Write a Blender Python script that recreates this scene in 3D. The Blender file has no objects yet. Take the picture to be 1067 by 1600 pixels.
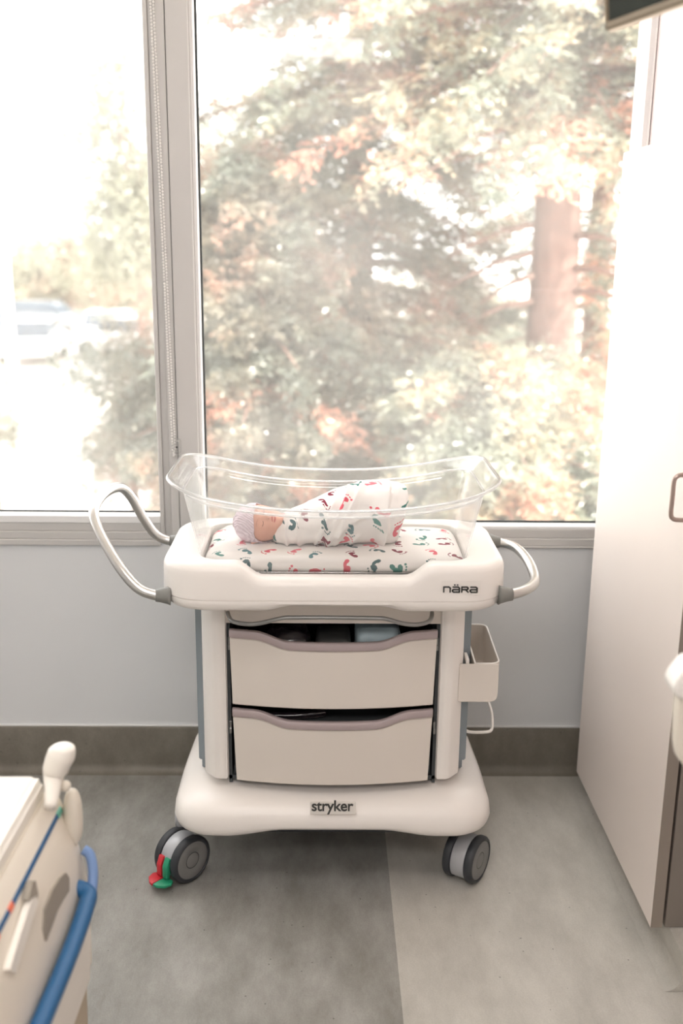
import bpy, bmesh, math, random
import numpy as np
from mathutils import Vector, Matrix, noise
random.seed(7); rng = np.random.default_rng(7)
SC = bpy.context.scene; COL = SC.collection
R = math.radians; PI = math.pi

# ------------------------------------------------------------------ camera
F = 1590.0
def cam_axes(pitch=14.7, yaw=.9, roll=.6):
    p, y, r = R(pitch), R(yaw), R(roll)
    f = Vector((math.sin(y)*math.cos(p), math.cos(y)*math.cos(p), -math.sin(p)))
    rt = Vector((math.cos(y), -math.sin(y), 0)); up = rt.cross(f)
    return f, rt*math.cos(r)+up*math.sin(r), -rt*math.sin(r)+up*math.cos(r)
CP = Vector((0, -2.9, 1.6)); CF, CR, CU = cam_axes()
cd = bpy.data.cameras.new('camera'); cam = bpy.data.objects.new('camera', cd); COL.objects.link(cam)
cam.matrix_world = Matrix(((CR.x, CU.x, -CF.x, CP.x), (CR.y, CU.y, -CF.y, CP.y), (CR.z, CU.z, -CF.z, CP.z), (0, 0, 0, 1)))
cd.sensor_fit = 'VERTICAL'; cd.sensor_height = 36; cd.sensor_width = 24; cd.lens = F/1600*36
cd.clip_start = .05; cd.clip_end = 400
cd.dof.use_dof = True; cd.dof.focus_distance = 2.45; cd.dof.aperture_fstop = 2.0
SC.camera = cam
def at(px, py, x=None, y=None, z=None):      # where the ray through a pixel meets a plane of the room
    d = CF + CR*((px-533.5)/F) - CU*((py-800)/F)
    i, v = [(i, v) for i, v in enumerate((x, y, z)) if v is not None][0]
    return CP + d*((v-CP[i])/d[i])

# ------------------------------------------------------------------ world, sun, added room fill, exposure
w = bpy.data.worlds.new('sky'); SC.world = w; w.use_nodes = True
nt = w.node_tree; nt.nodes.clear()
bg = nt.nodes.new('ShaderNodeBackground'); wo = nt.nodes.new('ShaderNodeOutputWorld')
sk = nt.nodes.new('ShaderNodeTexSky'); sk.sky_type = 'HOSEK_WILKIE'; sk.turbidity = 7; sk.ground_albedo = .5
sk.sun_direction = Vector((.62, -.42, .66)).normalized()
mx = nt.nodes.new('ShaderNodeMix'); mx.data_type = 'RGBA'; mx.inputs['Factor'].default_value = .72
mx.inputs['B'].default_value = (1, .985, .96, 1)
nt.links.new(sk.outputs[0], mx.inputs['A']); nt.links.new(mx.outputs['Result'], bg.inputs[0]); nt.links.new(bg.outputs[0], wo.inputs[0])
bg.inputs[1].default_value = 5.4
sl = bpy.data.lights.new('sun', 'SUN'); sun = bpy.data.objects.new('sun', sl); COL.objects.link(sun)
sl.energy = 16.5; sl.angle = R(.6); sl.color = (1, .95, .86)
sun.rotation_euler = Vector((.62, -.42, .66)).to_track_quat('Z', 'Y').to_euler()
def area(name, loc, rot, sx, sy, e, c):
    l = bpy.data.lights.new(name, 'AREA'); l.shape = 'RECTANGLE'; l.size = sx; l.size_y = sy; l.energy = e; l.color = c
    o = bpy.data.objects.new(name, l); COL.objects.link(o); o.location = loc; o.rotation_euler = rot
area('fill_light_near', (-.4, -3.6, 2.74), (0, 0, 0), 1.2, .6, 32, (1, .95, .92))  # overhead fill added to brighten the cart's camera-facing sides
area('fill_light_middle', (-.4, -2.0, 2.74), (0, 0, 0), 1.2, .6, 13, (1, .95, .92))  # second added fill, weaker, nearer the cart
SC.view_settings.view_transform = 'Standard'; SC.view_settings.look = 'None'; SC.view_settings.gamma = 1
SC.view_settings.use_curve_mapping = False; SC.view_settings.exposure = 0.16
cy = SC.cycles; cy.max_bounces = 10; cy.diffuse_bounces = 5; cy.glossy_bounces = 4; cy.transmission_bounces = 6
cy.transparent_max_bounces = 24; cy.use_denoising = True; cy.sample_clamp_indirect = 6; cy.caustics_reflective = False; cy.caustics_refractive = False

# ------------------------------------------------------------------ materials
def srgb(*c): return tuple(((v/255)/12.92 if v/255 <= .04045 else ((v/255+.055)/1.055)**2.4) for v in c)+(1,)
class NT:
    def __init__(s, m): s.t = m.node_tree; s.p = s.t.nodes.get('Principled BSDF'); s.out = s.t.nodes.get('Material Output')
    def n(s, kind, **kw):
        n = s.t.nodes.new('ShaderNode'+kind)
        for k, v in kw.items(): setattr(n, k, v)
        return n
    def l(s, a, b): s.t.links.new(a, b)
    def m(s, op, a, b=None, c=None, clamp=False):
        n = s.n('Math', operation=op, use_clamp=clamp)
        for i, v in enumerate((a, b, c)):
            if v is None: continue
            if isinstance(v, (int, float)): n.inputs[i].default_value = v
            else: s.l(v, n.inputs[i])
        return n.outputs[0]
    def mix(s, f, a, b):
        n = s.n('Mix', data_type='RGBA')
        for k, v in (('Factor', f), ('A', a), ('B', b)):
            i = n.inputs[k] if k == 'Factor' else n.inputs[k]
            if k == 'Factor': i = n.inputs[0]
            elif k == 'A': i = n.inputs[6]
            else: i = n.inputs[7]
            if isinstance(v, (int, float, tuple)): i.default_value = v
            else: s.l(v, i)
        return n.outputs[2]
def mat(name, col, rough=.5, metal=0, var=.06, vs=6, bump=0, bs=200, spec=.5, coat=0):
    m = bpy.data.materials.new(name); m.use_nodes = True; T = NT(m); p = T.p
    p.inputs['Roughness'].default_value = rough; p.inputs['Metallic'].default_value = metal
    p.inputs['Specular IOR Level'].default_value = spec; p.inputs['Coat Weight'].default_value = coat
    tc = T.n('TexCoord'); ns = T.n('TexNoise'); ns.inputs['Scale'].default_value = vs; ns.inputs['Detail'].default_value = 5
    T.l(tc.outputs['Object'], ns.inputs['Vector'])
    dark = tuple(v*(1-var*2) for v in col[:3])+(1,)
    T.l(T.mix(ns.outputs[0], dark, tuple(min(1, v*(1+var)) for v in col[:3])+(1,)), p.inputs['Base Color'])
    if bump:
        nb = T.n('TexNoise'); nb.inputs['Scale'].default_value = bs; T.l(tc.outputs['Object'], nb.inputs['Vector'])
        b = T.n('Bump'); b.inputs['Strength'].default_value = bump; b.inputs['Distance'].default_value = .002
        T.l(nb.outputs[0], b.inputs['Height']); T.l(b.outputs[0], p.inputs['Normal'])
    return m
M = {}
M['plastic'] = mat('cart_plastic', srgb(238, 233, 228), .32, var=.01, bump=.05, bs=400)
M['panel'] = mat('drawer_plastic', srgb(222, 214, 205), .45, var=.01, bump=.05, bs=500)
M['mauve'] = mat('drawer_grip', srgb(172, 158, 158), .45, var=.02)
M['post'] = mat('grey_post', srgb(140, 150, 156), .4, var=.03)
M['dark'] = mat('dark_interior', srgb(72, 76, 78), .6)
M['steel'] = mat('satin_aluminium', srgb(205, 203, 200), .28, 1, var=.04, vs=20)
M['bar'] = mat('grey_bar', srgb(150, 150, 148), .35, .7, var=.03)
M['joint'] = mat('handle_joint', srgb(128, 128, 124), .5, var=.03)
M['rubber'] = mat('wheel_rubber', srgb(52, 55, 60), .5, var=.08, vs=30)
M['fork'] = mat('caster_hood', srgb(178, 180, 184), .35, .2, var=.05, vs=30)
M['disc'] = mat('wheel_disc', srgb(128, 128, 126), .5, var=.05, vs=20)
M['red'] = mat('red_pedal', srgb(205, 48, 58), .4, var=.05)
M['green'] = mat('green_pedal', srgb(40, 150, 112), .4, var=.05)
M['wall'] = mat('wall_paint', srgb(226, 228, 230), .7, var=.01, bump=.12, bs=300)
M['pier'] = mat('pier_paint', srgb(240, 228, 228), .7, var=.01, bump=.1, bs=300)
M['ceil'] = mat('ceiling_paint', srgb(240, 238, 234), .8, var=.01)
M['frame'] = mat('window_aluminium', srgb(206, 204, 202), .45, .15, var=.03, vs=3)
M['lightframe'] = mat('window_bead', srgb(240, 240, 240), .4, var=.01)
M['gasket'] = mat('gasket', srgb(40, 46, 46), .6)
M['ward'] = mat('wardrobe_laminate', srgb(234, 224, 217), .42, var=.008, bump=.05, bs=150)
M['wardedge_shade'] = mat('wardrobe_edge_shade', srgb(142, 132, 122), .5, var=.03)  # door end coloured dark for its backlit shade
M['wardcar_shade'] = mat('wardrobe_carcass_shade', srgb(128, 120, 112), .5, var=.03)  # camera-facing end coloured dark, backlit shade put into the base colour
M['pull'] = mat('pull_metal', srgb(176, 158, 150), .3, .9, var=.03)
M['text'] = mat('logo_grey', srgb(70, 70, 68), .5, var=.02)
M['badge'] = mat('badge', srgb(234, 229, 223), .3, var=.01)
M['clear_bead'] = mat('chain_bead', srgb(245, 243, 240), .3, var=.01)
M['skin'] = mat('skin', srgb(226, 172, 150), .5, var=.06, vs=25)
M['lip'] = mat('lip', srgb(196, 98, 96), .45, var=.05)
M['lash'] = mat('eyelid_line', srgb(128, 84, 74), .6)
M['bedwhite'] = mat('bed_plastic', srgb(238, 233, 224), .4, var=.015)
M['bedbeige'] = mat('bed_panel', srgb(226, 218, 204), .45, var=.015)
M['bedtan'] = mat('bed_tan', srgb(186, 172, 150), .5, var=.02)
M['blue'] = mat('bed_blue', srgb(30, 92, 140), .4, var=.05)
M['sky_blue'] = mat('bed_blue_cap', srgb(120, 150, 196), .4, var=.05)
M['orange'] = mat('bed_orange', srgb(232, 120, 90), .4)
M['mint'] = mat('bed_mint', srgb(120, 200, 180), .4)
M['recess_shade'] = mat('bed_recess_shade', srgb(150, 142, 130), .5)  # darker tan paints the shade inside the rail openings
M['tvmetal'] = mat('tv_bezel', srgb(190, 180, 165), .12, 1, var=.05)
M['pouch'] = mat('blue_pouch', srgb(188, 208, 216), .55, bump=.3, bs=60)
M['bag'] = mat('black_bag', srgb(40, 34, 38), .18, bump=1, bs=40, coat=.6)
M['white'] = mat('white_enamel', srgb(238, 234, 228), .35, var=.01)
M['inner'] = mat('basket_inner', srgb(205, 212, 212), .4, var=.01)
M['bark'] = mat('redwood_bark', srgb(130, 100, 90), .9, var=.3, vs=9, bump=1, bs=20)
M['car_white'] = mat('car_white', srgb(235, 235, 235), .3, coat=.5)
M['car_dark'] = mat('car_dark', srgb(90, 95, 100), .3, coat=.5)
M['car_glass'] = mat('car_glass', srgb(60, 70, 80), .1)
M['ground'] = mat('car_park', srgb(212, 206, 200), .9, var=.06, vs=.4)
M['lamp'] = mat('lamp_post', srgb(245, 245, 242), .4, var=.01)

def m_floor(name, c1, c2):
    m = bpy.data.materials.new(name); m.use_nodes = True; T = NT(m)
    tc = T.n('TexCoord'); ge = T.n('NewGeometry')
    a = T.n('TexNoise'); a.inputs['Scale'].default_value = 5; a.inputs['Detail'].default_value = 10; a.inputs['Roughness'].default_value = .72
    mp = T.n('Mapping'); mp.inputs['Scale'].default_value = (1.6, .7, 1)
    T.l(ge.outputs['Position'], mp.inputs[0]); T.l(mp.outputs[0], a.inputs['Vector'])
    b = T.n('TexNoise'); b.inputs['Scale'].default_value = 260; b.inputs['Detail'].default_value = 3; T.l(ge.outputs['Position'], b.inputs['Vector'])
    v = T.n('TexVoronoi'); v.inputs['Scale'].default_value = 42; T.l(ge.outputs['Position'], v.inputs['Vector'])
    sp = T.m('LESS_THAN', v.outputs['Distance'], .085)
    sel = T.m('GREATER_THAN', T.n('SeparateColor').outputs[0], .5)
    sc = T.n('SeparateColor'); T.l(v.outputs['Color'], sc.inputs[0]); sp = T.m('MULTIPLY', sp, T.m('GREATER_THAN', sc.outputs[0], .72))
    f = T.n('MapRange'); f.inputs[1].default_value = .36; f.inputs[2].default_value = .64; T.l(a.outputs[0], f.inputs[0])
    c = T.mix(f.outputs[0], c1, c2)
    fb = T.m('MULTIPLY', T.m('SUBTRACT', b.outputs[0], .5), .5)
    c = T.mix(T.m('ADD', fb, .12, clamp=True), c, tuple(v*.55 for v in c1[:3])+(1,))
    c = T.mix(T.m('MULTIPLY', sp, .7), c, tuple(v*.3 for v in c1[:3])+(1,))
    T.l(c, T.p.inputs['Base Color'])
    T.l(T.m('MULTIPLY_ADD', a.outputs[0], .2, .3), T.p.inputs['Roughness']); T.p.inputs['Specular IOR Level'].default_value = .4
    bp = T.n('Bump'); bp.inputs['Strength'].default_value = .25; bp.inputs['Distance'].default_value = .002
    T.l(b.outputs[0], bp.inputs['Height']); T.l(bp.outputs[0], T.p.inputs['Normal'])
    return m
M['floor_dark'] = m_floor('vinyl_dark', srgb(134, 132, 126), srgb(168, 167, 162))
M['floor_light'] = m_floor('vinyl_light', srgb(180, 177, 169), srgb(204, 201, 193))

def m_glass(name, veil, tint=(1, 1, 1, 1)):
    m = bpy.data.materials.new(name); m.use_nodes = True; T = NT(m); T.t.nodes.remove(T.p)
    tr = T.n('BsdfTransparent'); tr.inputs[0].default_value = tint
    tl = T.n('BsdfTranslucent'); tl.inputs[0].default_value = (1, .97, .93, 1)
    gl = T.n('BsdfGlossy'); gl.inputs['Roughness'].default_value = .02
    ge = T.n('NewGeometry'); ns = T.n('TexNoise'); ns.inputs['Scale'].default_value = 2.2; ns.inputs['Detail'].default_value = 6
    T.l(ge.outputs['Position'], ns.inputs['Vector'])
    m1 = T.n('MixShader'); T.l(T.m('MULTIPLY', ns.outputs[0], veil*2), m1.inputs[0]); T.l(tr.outputs[0], m1.inputs[1]); T.l(tl.outputs[0], m1.inputs[2])  # veiling glare from outside, mixed into the pane as translucent white
    fr = T.n('Fresnel'); fr.inputs[0].default_value = 1.45
    m2 = T.n('MixShader'); T.l(T.m('MULTIPLY', fr.outputs[0], .9), m2.inputs[0]); T.l(m1.outputs[0], m2.inputs[1]); T.l(gl.outputs[0], m2.inputs[2])
    T.l(m2.outputs[0], T.out.inputs[0]); return m
M['glass'] = m_glass('window_glass', .125)
def m_acrylic(name, k, base):
    m = bpy.data.materials.new(name); m.use_nodes = True; T = NT(m); T.t.nodes.remove(T.p)
    tr = T.n('BsdfTransparent'); tr.inputs[0].default_value = (.985, .985, .98, 1)
    gl = T.n('BsdfGlossy'); gl.inputs['Roughness'].default_value = .06
    df = T.n('BsdfTranslucent'); df.inputs[0].default_value = (.95, .95, .95, 1)
    ad = T.n('MixShader'); ad.inputs[0].default_value = .45; T.l(gl.outputs[0], ad.inputs[1]); T.l(df.outputs[0], ad.inputs[2])
    lw = T.n('LayerWeight'); lw.inputs[0].default_value = .35
    f = T.m('MULTIPLY_ADD', T.m('POWER', lw.outputs['Facing'], 2.6), k, base, clamp=True)  # whitens towards grazing angles to paint bright edges
    m2 = T.n('MixShader'); T.l(f, m2.inputs[0]); T.l(tr.outputs[0], m2.inputs[1]); T.l(ad.outputs[0], m2.inputs[2])
    T.l(m2.outputs[0], T.out.inputs[0]); return m
M['acrylic'] = m_acrylic('clear_acrylic', .95, .06)
M['acrylic_bright_rim'] = m_acrylic('whitened_acrylic_rim', .7, .5)  # whitened so the tub edges look bright with gathered light
M['clear'] = m_acrylic('clear_plastic', .8, .2)

def m_foot(name, base, scale=16.0):
    """white cotton printed with small coloured footprints, laid out over the cloth's own UV (metres)"""
    m = bpy.data.materials.new(name); m.use_nodes = True; T = NT(m)
    uv = T.n('UVMap'); uv.uv_map = 'UVMap'
    vo = T.n('TexVoronoi', voronoi_dimensions='2D', feature='F1'); vo.inputs['Scale'].default_value = scale; vo.inputs['Randomness'].default_value = .55
    T.l(uv.outputs[0], vo.inputs['Vector'])
    sc = T.n('VectorMath', operation='SCALE'); sc.inputs['Scale'].default_value = scale; T.l(uv.outputs[0], sc.inputs[0])
    ps = T.n('VectorMath', operation='SCALE'); ps.inputs['Scale'].default_value = scale; T.l(vo.outputs['Position'], ps.inputs[0])
    df = T.n('VectorMath', operation='SUBTRACT'); T.l(sc.outputs[0], df.inputs[0]); T.l(ps.outputs[0], df.inputs[1])
    cs = T.n('SeparateColor'); T.l(vo.outputs['Color'], cs.inputs[0])
    ro = T.n('VectorRotate', rotation_type='Z_AXIS'); T.l(df.outputs[0], ro.inputs['Vector']); T.l(T.m('MULTIPLY', cs.outputs[0], 6.283), ro.inputs['Angle'])
    sx = T.n('SeparateXYZ'); T.l(ro.outputs[0], sx.inputs[0]); X = sx.outputs[0]; Y = sx.outputs[1]
    # mirror half of them (left and right feet)
    X = T.m('MULTIPLY', X, T.m('SUBTRACT', T.m('MULTIPLY', T.m('GREATER_THAN', cs.outputs[1], .5), 2), 1))
    nz = T.n('TexNoise', noise_dimensions='2D'); nz.inputs['Scale'].default_value = 420; T.l(uv.outputs[0], nz.inputs['Vector'])
    def ell(cx, cy_, rx, ry, ang=0):
        cx, cy_, rx, ry = cx*1.1, cy_*1.1-.03, rx*1.16, ry*1.16
        dx = T.m('SUBTRACT', X, cx); dy = T.m('SUBTRACT', Y, cy_)
        if ang:
            c, s_ = math.cos(ang), math.sin(ang)
            dx, dy = T.m('ADD', T.m('MULTIPLY', dx, c), T.m('MULTIPLY', dy, s_)), T.m('SUBTRACT', T.m('MULTIPLY', dy, c), T.m('MULTIPLY', dx, s_))
        a = T.m('POWER', T.m('ABSOLUTE', T.m('DIVIDE', dx, rx)), 2); b = T.m('POWER', T.m('ABSOLUTE', T.m('DIVIDE', dy, ry)), 2)
        return T.m('ADD', a, b)
    parts = [ell(.0, .12, .115, .085, .3), ell(.075, -.01, .055, .14), ell(.02, -.15, .075, .095, -.3)]
    for (tx, ty, tr) in ((-.15, .27, .042), (-.065, .315, .031), (.01, .325, .029), (.08, .305, .027), (.14, .265, .025)): parts.append(ell(tx, ty, tr, tr))
    d = parts[0]
    for p in parts[1:]: d = T.m('MINIMUM', d, p)
    mask = T.m('LESS_THAN', d, T.m('MULTIPLY_ADD', nz.outputs[0], .9, .55))
    cr = T.n('ValToRGB'); cr.color_ramp.interpolation = 'CONSTANT'; e = cr.color_ramp.elements
    cols = [(0, srgb(214, 96, 110)), (.2, srgb(72, 128, 120)), (.42, srgb(128, 48, 66)), (.55, srgb(92, 128, 134)), (.72, srgb(228, 120, 132)), (.86, srgb(70, 100, 104))]
    e[0].position = 0; e[0].color = cols[0][1]; e[1].position = cols[1][0]; e[1].color = cols[1][1]
    for p_, c_ in cols[2:]: q = e.new(p_); q.color = c_
    T.l(cs.outputs[2], cr.inputs[0])
    T.l(T.mix(mask, base, cr.outputs[0]), T.p.inputs['Base Color'])
    T.p.inputs['Roughness'].default_value = .85; T.p.inputs['Specular IOR Level'].default_value = .15
    tc = T.n('TexCoord'); wv = T.n('TexNoise'); wv.inputs['Scale'].default_value = 900; T.l(tc.outputs['Object'], wv.inputs['Vector'])
    bp = T.n('Bump'); bp.inputs['Strength'].default_value = .15; bp.inputs['Distance'].default_value = .001; T.l(wv.outputs[0], bp.inputs['Height']); T.l(bp.outputs[0], T.p.inputs['Normal'])
    return m
M['foot'] = m_foot('footprint_cotton', srgb(233, 229, 226))
def m_hat():
    m = bpy.data.materials.new('hat_knit'); m.use_nodes = True; T = NT(m)
    tc = T.n('TexCoord'); wv = T.n('TexWave'); wv.bands_direction = 'DIAGONAL'; wv.inputs['Scale'].default_value = 80; wv.inputs['Distortion'].default_value = 3; wv.inputs['Detail'].default_value = 2
    T.l(tc.outputs['Object'], wv.inputs['Vector'])
    T.l(T.mix(wv.outputs[1], srgb(214, 196, 206), srgb(232, 218, 226)), T.p.inputs['Base Color']); T.p.inputs['Roughness'].default_value = .9
    b = T.n('Bump'); b.inputs['Strength'].default_value = .5; b.inputs['Distance'].default_value = .002; T.l(wv.outputs[1], b.inputs['Height']); T.l(b.outputs[0], T.p.inputs['Normal'])
    return m
M['hat'] = m_hat()
def m_leaf(name, cs, scale=.5):
    m = bpy.data.materials.new(name); m.use_nodes = True; T = NT(m); T.t.nodes.remove(T.p)
    ge = T.n('NewGeometry'); ns = T.n('TexNoise'); ns.inputs['Scale'].default_value = scale; ns.inputs['Detail'].default_value = 6; ns.inputs['Roughness'].default_value = .7
    T.l(ge.outputs['Position'], ns.inputs['Vector'])
    cr = T.n('ValToRGB'); e = cr.color_ramp.elements
    e[0].position = cs[0][0]; e[0].color = cs[0][1]; e[1].position = cs[-1][0]; e[1].color = cs[-1][1]
    for p_, c_ in cs[1:-1]: q = e.new(p_); q.color = c_
    T.l(ns.outputs[0], cr.inputs[0])
    d = T.n('BsdfDiffuse'); t = T.n('BsdfTranslucent'); g = T.n('BsdfGlossy'); g.inputs['Roughness'].default_value = .35
    T.l(cr.outputs[0], d.inputs[0]); T.l(cr.outputs[0], t.inputs[0])
    a = T.n('MixShader'); a.inputs[0].default_value = .42; T.l(d.outputs[0], a.inputs[1]); T.l(t.outputs[0], a.inputs[2])
    b = T.n('MixShader'); b.inputs[0].default_value = .07; T.l(a.outputs[0], b.inputs[1]); T.l(g.outputs[0], b.inputs[2])
    T.l(b.outputs[0], T.out.inputs[0]); return m
G1, G2, RU, TN = srgb(108, 116, 104), srgb(150, 154, 136), srgb(188, 128, 108), srgb(176, 160, 132)
M['leaf'] = m_leaf('redwood_needles', [(.0, G1), (.42, G1), (.5, G2), (.56, TN), (.62, RU), (.8, RU)], .55)
M['leaf_shade'] = m_leaf('shaded_green_leaves', [(.0, srgb(92, 102, 96)), (.45, srgb(108, 114, 102)), (.55, srgb(140, 130, 112)), (.64, RU)], .6)  # darker and greyer, paints the foliage that gets less sun
M['leaf3'] = m_leaf('pale_leaves', [(.0, srgb(112, 122, 108)), (.5, srgb(142, 142, 122)), (.65, srgb(172, 134, 114))], .2)
M['rust'] = m_leaf('rust_needles', [(.0, srgb(192, 122, 102)), (.6, srgb(210, 156, 132))], 1.)

# ------------------------------------------------------------------ building helpers
ORG = {}
def link(name, me, m=None, parent=None, smooth=True):
    """verts come in room coordinates; the object's origin is its parent's, or its own base"""
    if m is not None and not len(me.materials): me.materials.append(m)
    if parent is not None: og = ORG[parent.name]
    else:
        co = np.empty(len(me.vertices)*3); me.vertices.foreach_get('co', co); co = co.reshape(-1, 3)
        lo, hi = co.min(0), co.max(0); og = Vector(((lo[0]+hi[0])/2, (lo[1]+hi[1])/2, lo[2]))
    me.transform(Matrix.Translation(-og))
    if smooth: me.polygons.foreach_set('use_smooth', [True]*len(me.polygons))
    o = bpy.data.objects.new(name, me); COL.objects.link(o)
    if parent is not None: o.parent = parent
    else: o.location = og
    ORG[o.name] = og
    return o
def mk(name, vs, fs, m, parent=None, smooth=True, uv=None):
    me = bpy.data.meshes.new(name); me.from_pydata([tuple(v) for v in vs], [], fs); me.update()
    if uv is not None:
        ul = me.uv_layers.new(name='UVMap')
        for lp in me.loops: ul.data[lp.index].uv = uv[lp.vertex_index]
    return link(name, me, m, parent, smooth)
def bmo(name, bm, m, parent=None, smooth=True):
    bmesh.ops.recalc_face_normals(bm, faces=bm.faces)
    me = bpy.data.meshes.new(name); bm.to_mesh(me); bm.free(); return link(name, me, m, parent, smooth)
def empty(name, loc):
    o = bpy.data.objects.new(name, None); COL.objects.link(o); o.location = loc; o.empty_display_size = .05; ORG[o.name] = Vector(loc); return o
def tag(o, label=None, cat=None, group=None, kind=None):
    for k, v in (('label', label), ('category', cat), ('group', group), ('kind', kind)):
        if v: o[k] = v
    return o
def auto(o, ang=35):
    me = o.data
    bm = bmesh.new(); bm.from_mesh(me)
    for e in bm.edges:
        if len(e.link_faces) == 2 and e.calc_face_angle(0) > R(ang): e.smooth = False
    bm.to_mesh(me); bm.free(); return o
def add_box(bm, x0, x1, y0, y1, z0, z1, mt=None):
    vs = bmesh.ops.create_cube(bm, size=1)['verts']
    for v in vs:
        v.co = Vector(((x0+x1)/2+v.co.x*(x1-x0), (y0+y1)/2+v.co.y*(y1-y0), (z0+z1)/2+v.co.z*(z1-z0)))
        if mt: v.co = mt @ v.co
    return vs
def box(name, x0, x1, y0, y1, z0, z1, m, parent=None, bev=.003, seg=2, mt=None):
    bm = bmesh.new(); add_box(bm, x0, x1, y0, y1, z0, z1, mt)
    if bev: bmesh.ops.bevel(bm, geom=bm.edges[:], offset=bev, segments=seg, profile=.5, affect='EDGES')
    return auto(bmo(name, bm, m, parent))
def loft(rings, closed=True, cap0=True, cap1=True, close_rows=False):
    """rings: list of equal-length point lists"""
    n = len(rings[0]); vs = [p for r in rings for p in r]; fs = []
    rows = len(rings) if close_rows else len(rings)-1
    for i in range(rows):
        for j in range(n if closed else n-1):
            a = i*n+j; b = i*n+(j+1) % n; k = ((i+1) % len(rings))*n
            fs.append((a, b, k+(j+1) % n, k+j))
    if cap0: fs.append(tuple(range(n))[::-1])
    if cap1: fs.append(tuple((len(rings)-1)*n+j for j in range(n)))
    return vs, fs
def smooth_path(pts, n=8, closed=False):
    P = [Vector(p) for p in pts]; out = []; L = len(P)
    rg = range(L) if closed else range(L-1)
    for i in rg:
        p0 = P[(i-1) % L] if (closed or i > 0) else P[0]; p1 = P[i]; p2 = P[(i+1) % L]; p3 = P[(i+2) % L] if (closed or i+2 < L) else P[-1]
        for k in range(n):
            t = k/n
            out.append(.5*((2*p1)+(p2-p0)*t+(2*p0-5*p1+4*p2-p3)*t*t+(3*p1-p0-3*p2+p3)*t**3))
    if not closed: out.append(P[-1])
    return out
def tube_vf(path, r, seg=12, closed=False, flat=1.0):
    P = [Vector(p) for p in path]; L = len(P); rings = []; nrm = None
    for i in range(L):
        a = P[(i-1) % L] if (closed or i > 0) else P[0]; b = P[(i+1) % L] if (closed or i < L-1) else P[-1]
        t = (b-a).normalized()
        if nrm is None:
            nrm = t.cross(Vector((0, 0, 1)));  nrm = t.cross(Vector((1, 0, 0))) if nrm.length < .1 else nrm
        nrm = (nrm - t*nrm.dot(t)).normalized(); bi = t.cross(nrm)
        rr = r[i] if isinstance(r, (list, tuple)) else r
        rings.append([P[i]+nrm*math.cos(2*PI*k/seg)*rr+bi*math.sin(2*PI*k/seg)*rr*flat for k in range(seg)])
    return loft(rings, True, not closed, not closed, closed)
def tube(name, path, r, m, parent=None, seg=12, closed=False):
    vs, fs = tube_vf(path, r, seg, closed); return mk(name, vs, fs, m, parent)
def tubes(name, items, m, parent=None, seg=8):
    V, Fc = [], []
    for it in items:
        vs, fs = tube_vf(it[0], it[1], seg, it[2] if len(it) > 2 else False); k = len(V); V += vs; Fc += [tuple(a+k for a in f) for f in fs]
    return mk(name, V, Fc, m, parent)
def prism(name, poly, axis, a, b, m, parent=None, bev=.002, seg=2, mt=None):
    """poly in the two other axes, extruded from a to b"""
    def P(u, v, t): return {'x': (t, u, v), 'y': (u, t, v), 'z': (u, v, t)}[axis]
    n = len(poly); vs = [Vector(P(u, v, a)) for u, v in poly]+[Vector(P(u, v, b)) for u, v in poly]
    if mt: vs = [mt @ v for v in vs]
    bm = bmesh.new(); V = [bm.verts.new(v) for v in vs]
    bm.faces.new(V[:n]); bm.faces.new(V[n:])
    for i in range(n): bm.faces.new((V[i], V[(i+1) % n], V[n+(i+1) % n], V[n+i]))
    bmesh.ops.recalc_face_normals(bm, faces=bm.faces)
    if bev: bmesh.ops.bevel(bm, geom=[e for e in bm.edges if e.calc_face_angle(0) > .3], offset=bev, segments=seg, profile=.5, affect='EDGES', clamp_overlap=True)
    return auto(bmo(name, bm, m, parent))
def rrect(cx, cy_, hx, hy, r, nc=8, nsx=12, nsy=6):
    """rounded rectangle, counter-clockwise from the front left corner; the same counts always match up"""
    out = []; r = min(r, hx-.001, hy-.001)
    C = [(cx-hx+r, cy_-hy+r, 180), (cx+hx-r, cy_-hy+r, 270), (cx+hx-r, cy_+hy-r, 0), (cx-hx+r, cy_+hy-r, 90)]
    for i, (x, y, a0) in enumerate(C):
        for k in range(nc+1):
            a = R(a0+90*k/nc); out.append((x+r*math.cos(a), y+r*math.sin(a)))
        nx, ny, na = C[(i+1) % 4]; e = out[-1]; s_ = (nx+r*math.cos(R(na)), ny+r*math.sin(R(na)))
        n = nsx if i % 2 == 0 else nsy
        for k in range(1, n): out.append((e[0]+(s_[0]-e[0])*k/n, e[1]+(s_[1]-e[1])*k/n))
    return out
def sstep(a, b, x):
    t = min(1, max(0, (x-a)/(b-a))); return t*t*(3-2*t)
def lathe_vf(prof, mt, seg=32):
    rings = [[mt @ Vector((r*math.cos(2*PI*k/seg), r*math.sin(2*PI*k/seg), h)) for k in range(seg)] for r, h in prof]
    return loft(rings)

# ================================================================== THE ROOM
GZ = .0; WT = 2.75; XL, XR, YB = -2.6, 1.5, -5.0; XP = .862      # XP: right edge of the window
SEAM = .172
def struct(o): o['kind'] = 'structure'; return o
struct(box('floor', XL, SEAM, YB, 0, -.1, 0, M['floor_dark'], bev=0))
fl = box('floor_sheet', SEAM, XR, YB, 0, -.1, 0, M['floor_light'], bev=0); struct(fl)
struct(box('ceiling', XL, XR, YB, .2, WT+.05, WT+.15, M['ceil'], bev=0))
struct(box('wall_left', XL-.1, XL, YB, .2, 0, WT+.05, M['wall'], bev=0))
bm = bmesh.new(); add_box(bm, XR, XR+.1, YB, .2, 0, WT+.05); add_box(bm, .863, XR, -2.2, -.001, 1.842, WT+.05)
struct(bmo('wall_right', bm, M['pier'], smooth=False))
struct(box('wall_back', XL, XR, YB-.1, YB, 0, WT+.05, M['wall'], bev=0))
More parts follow.
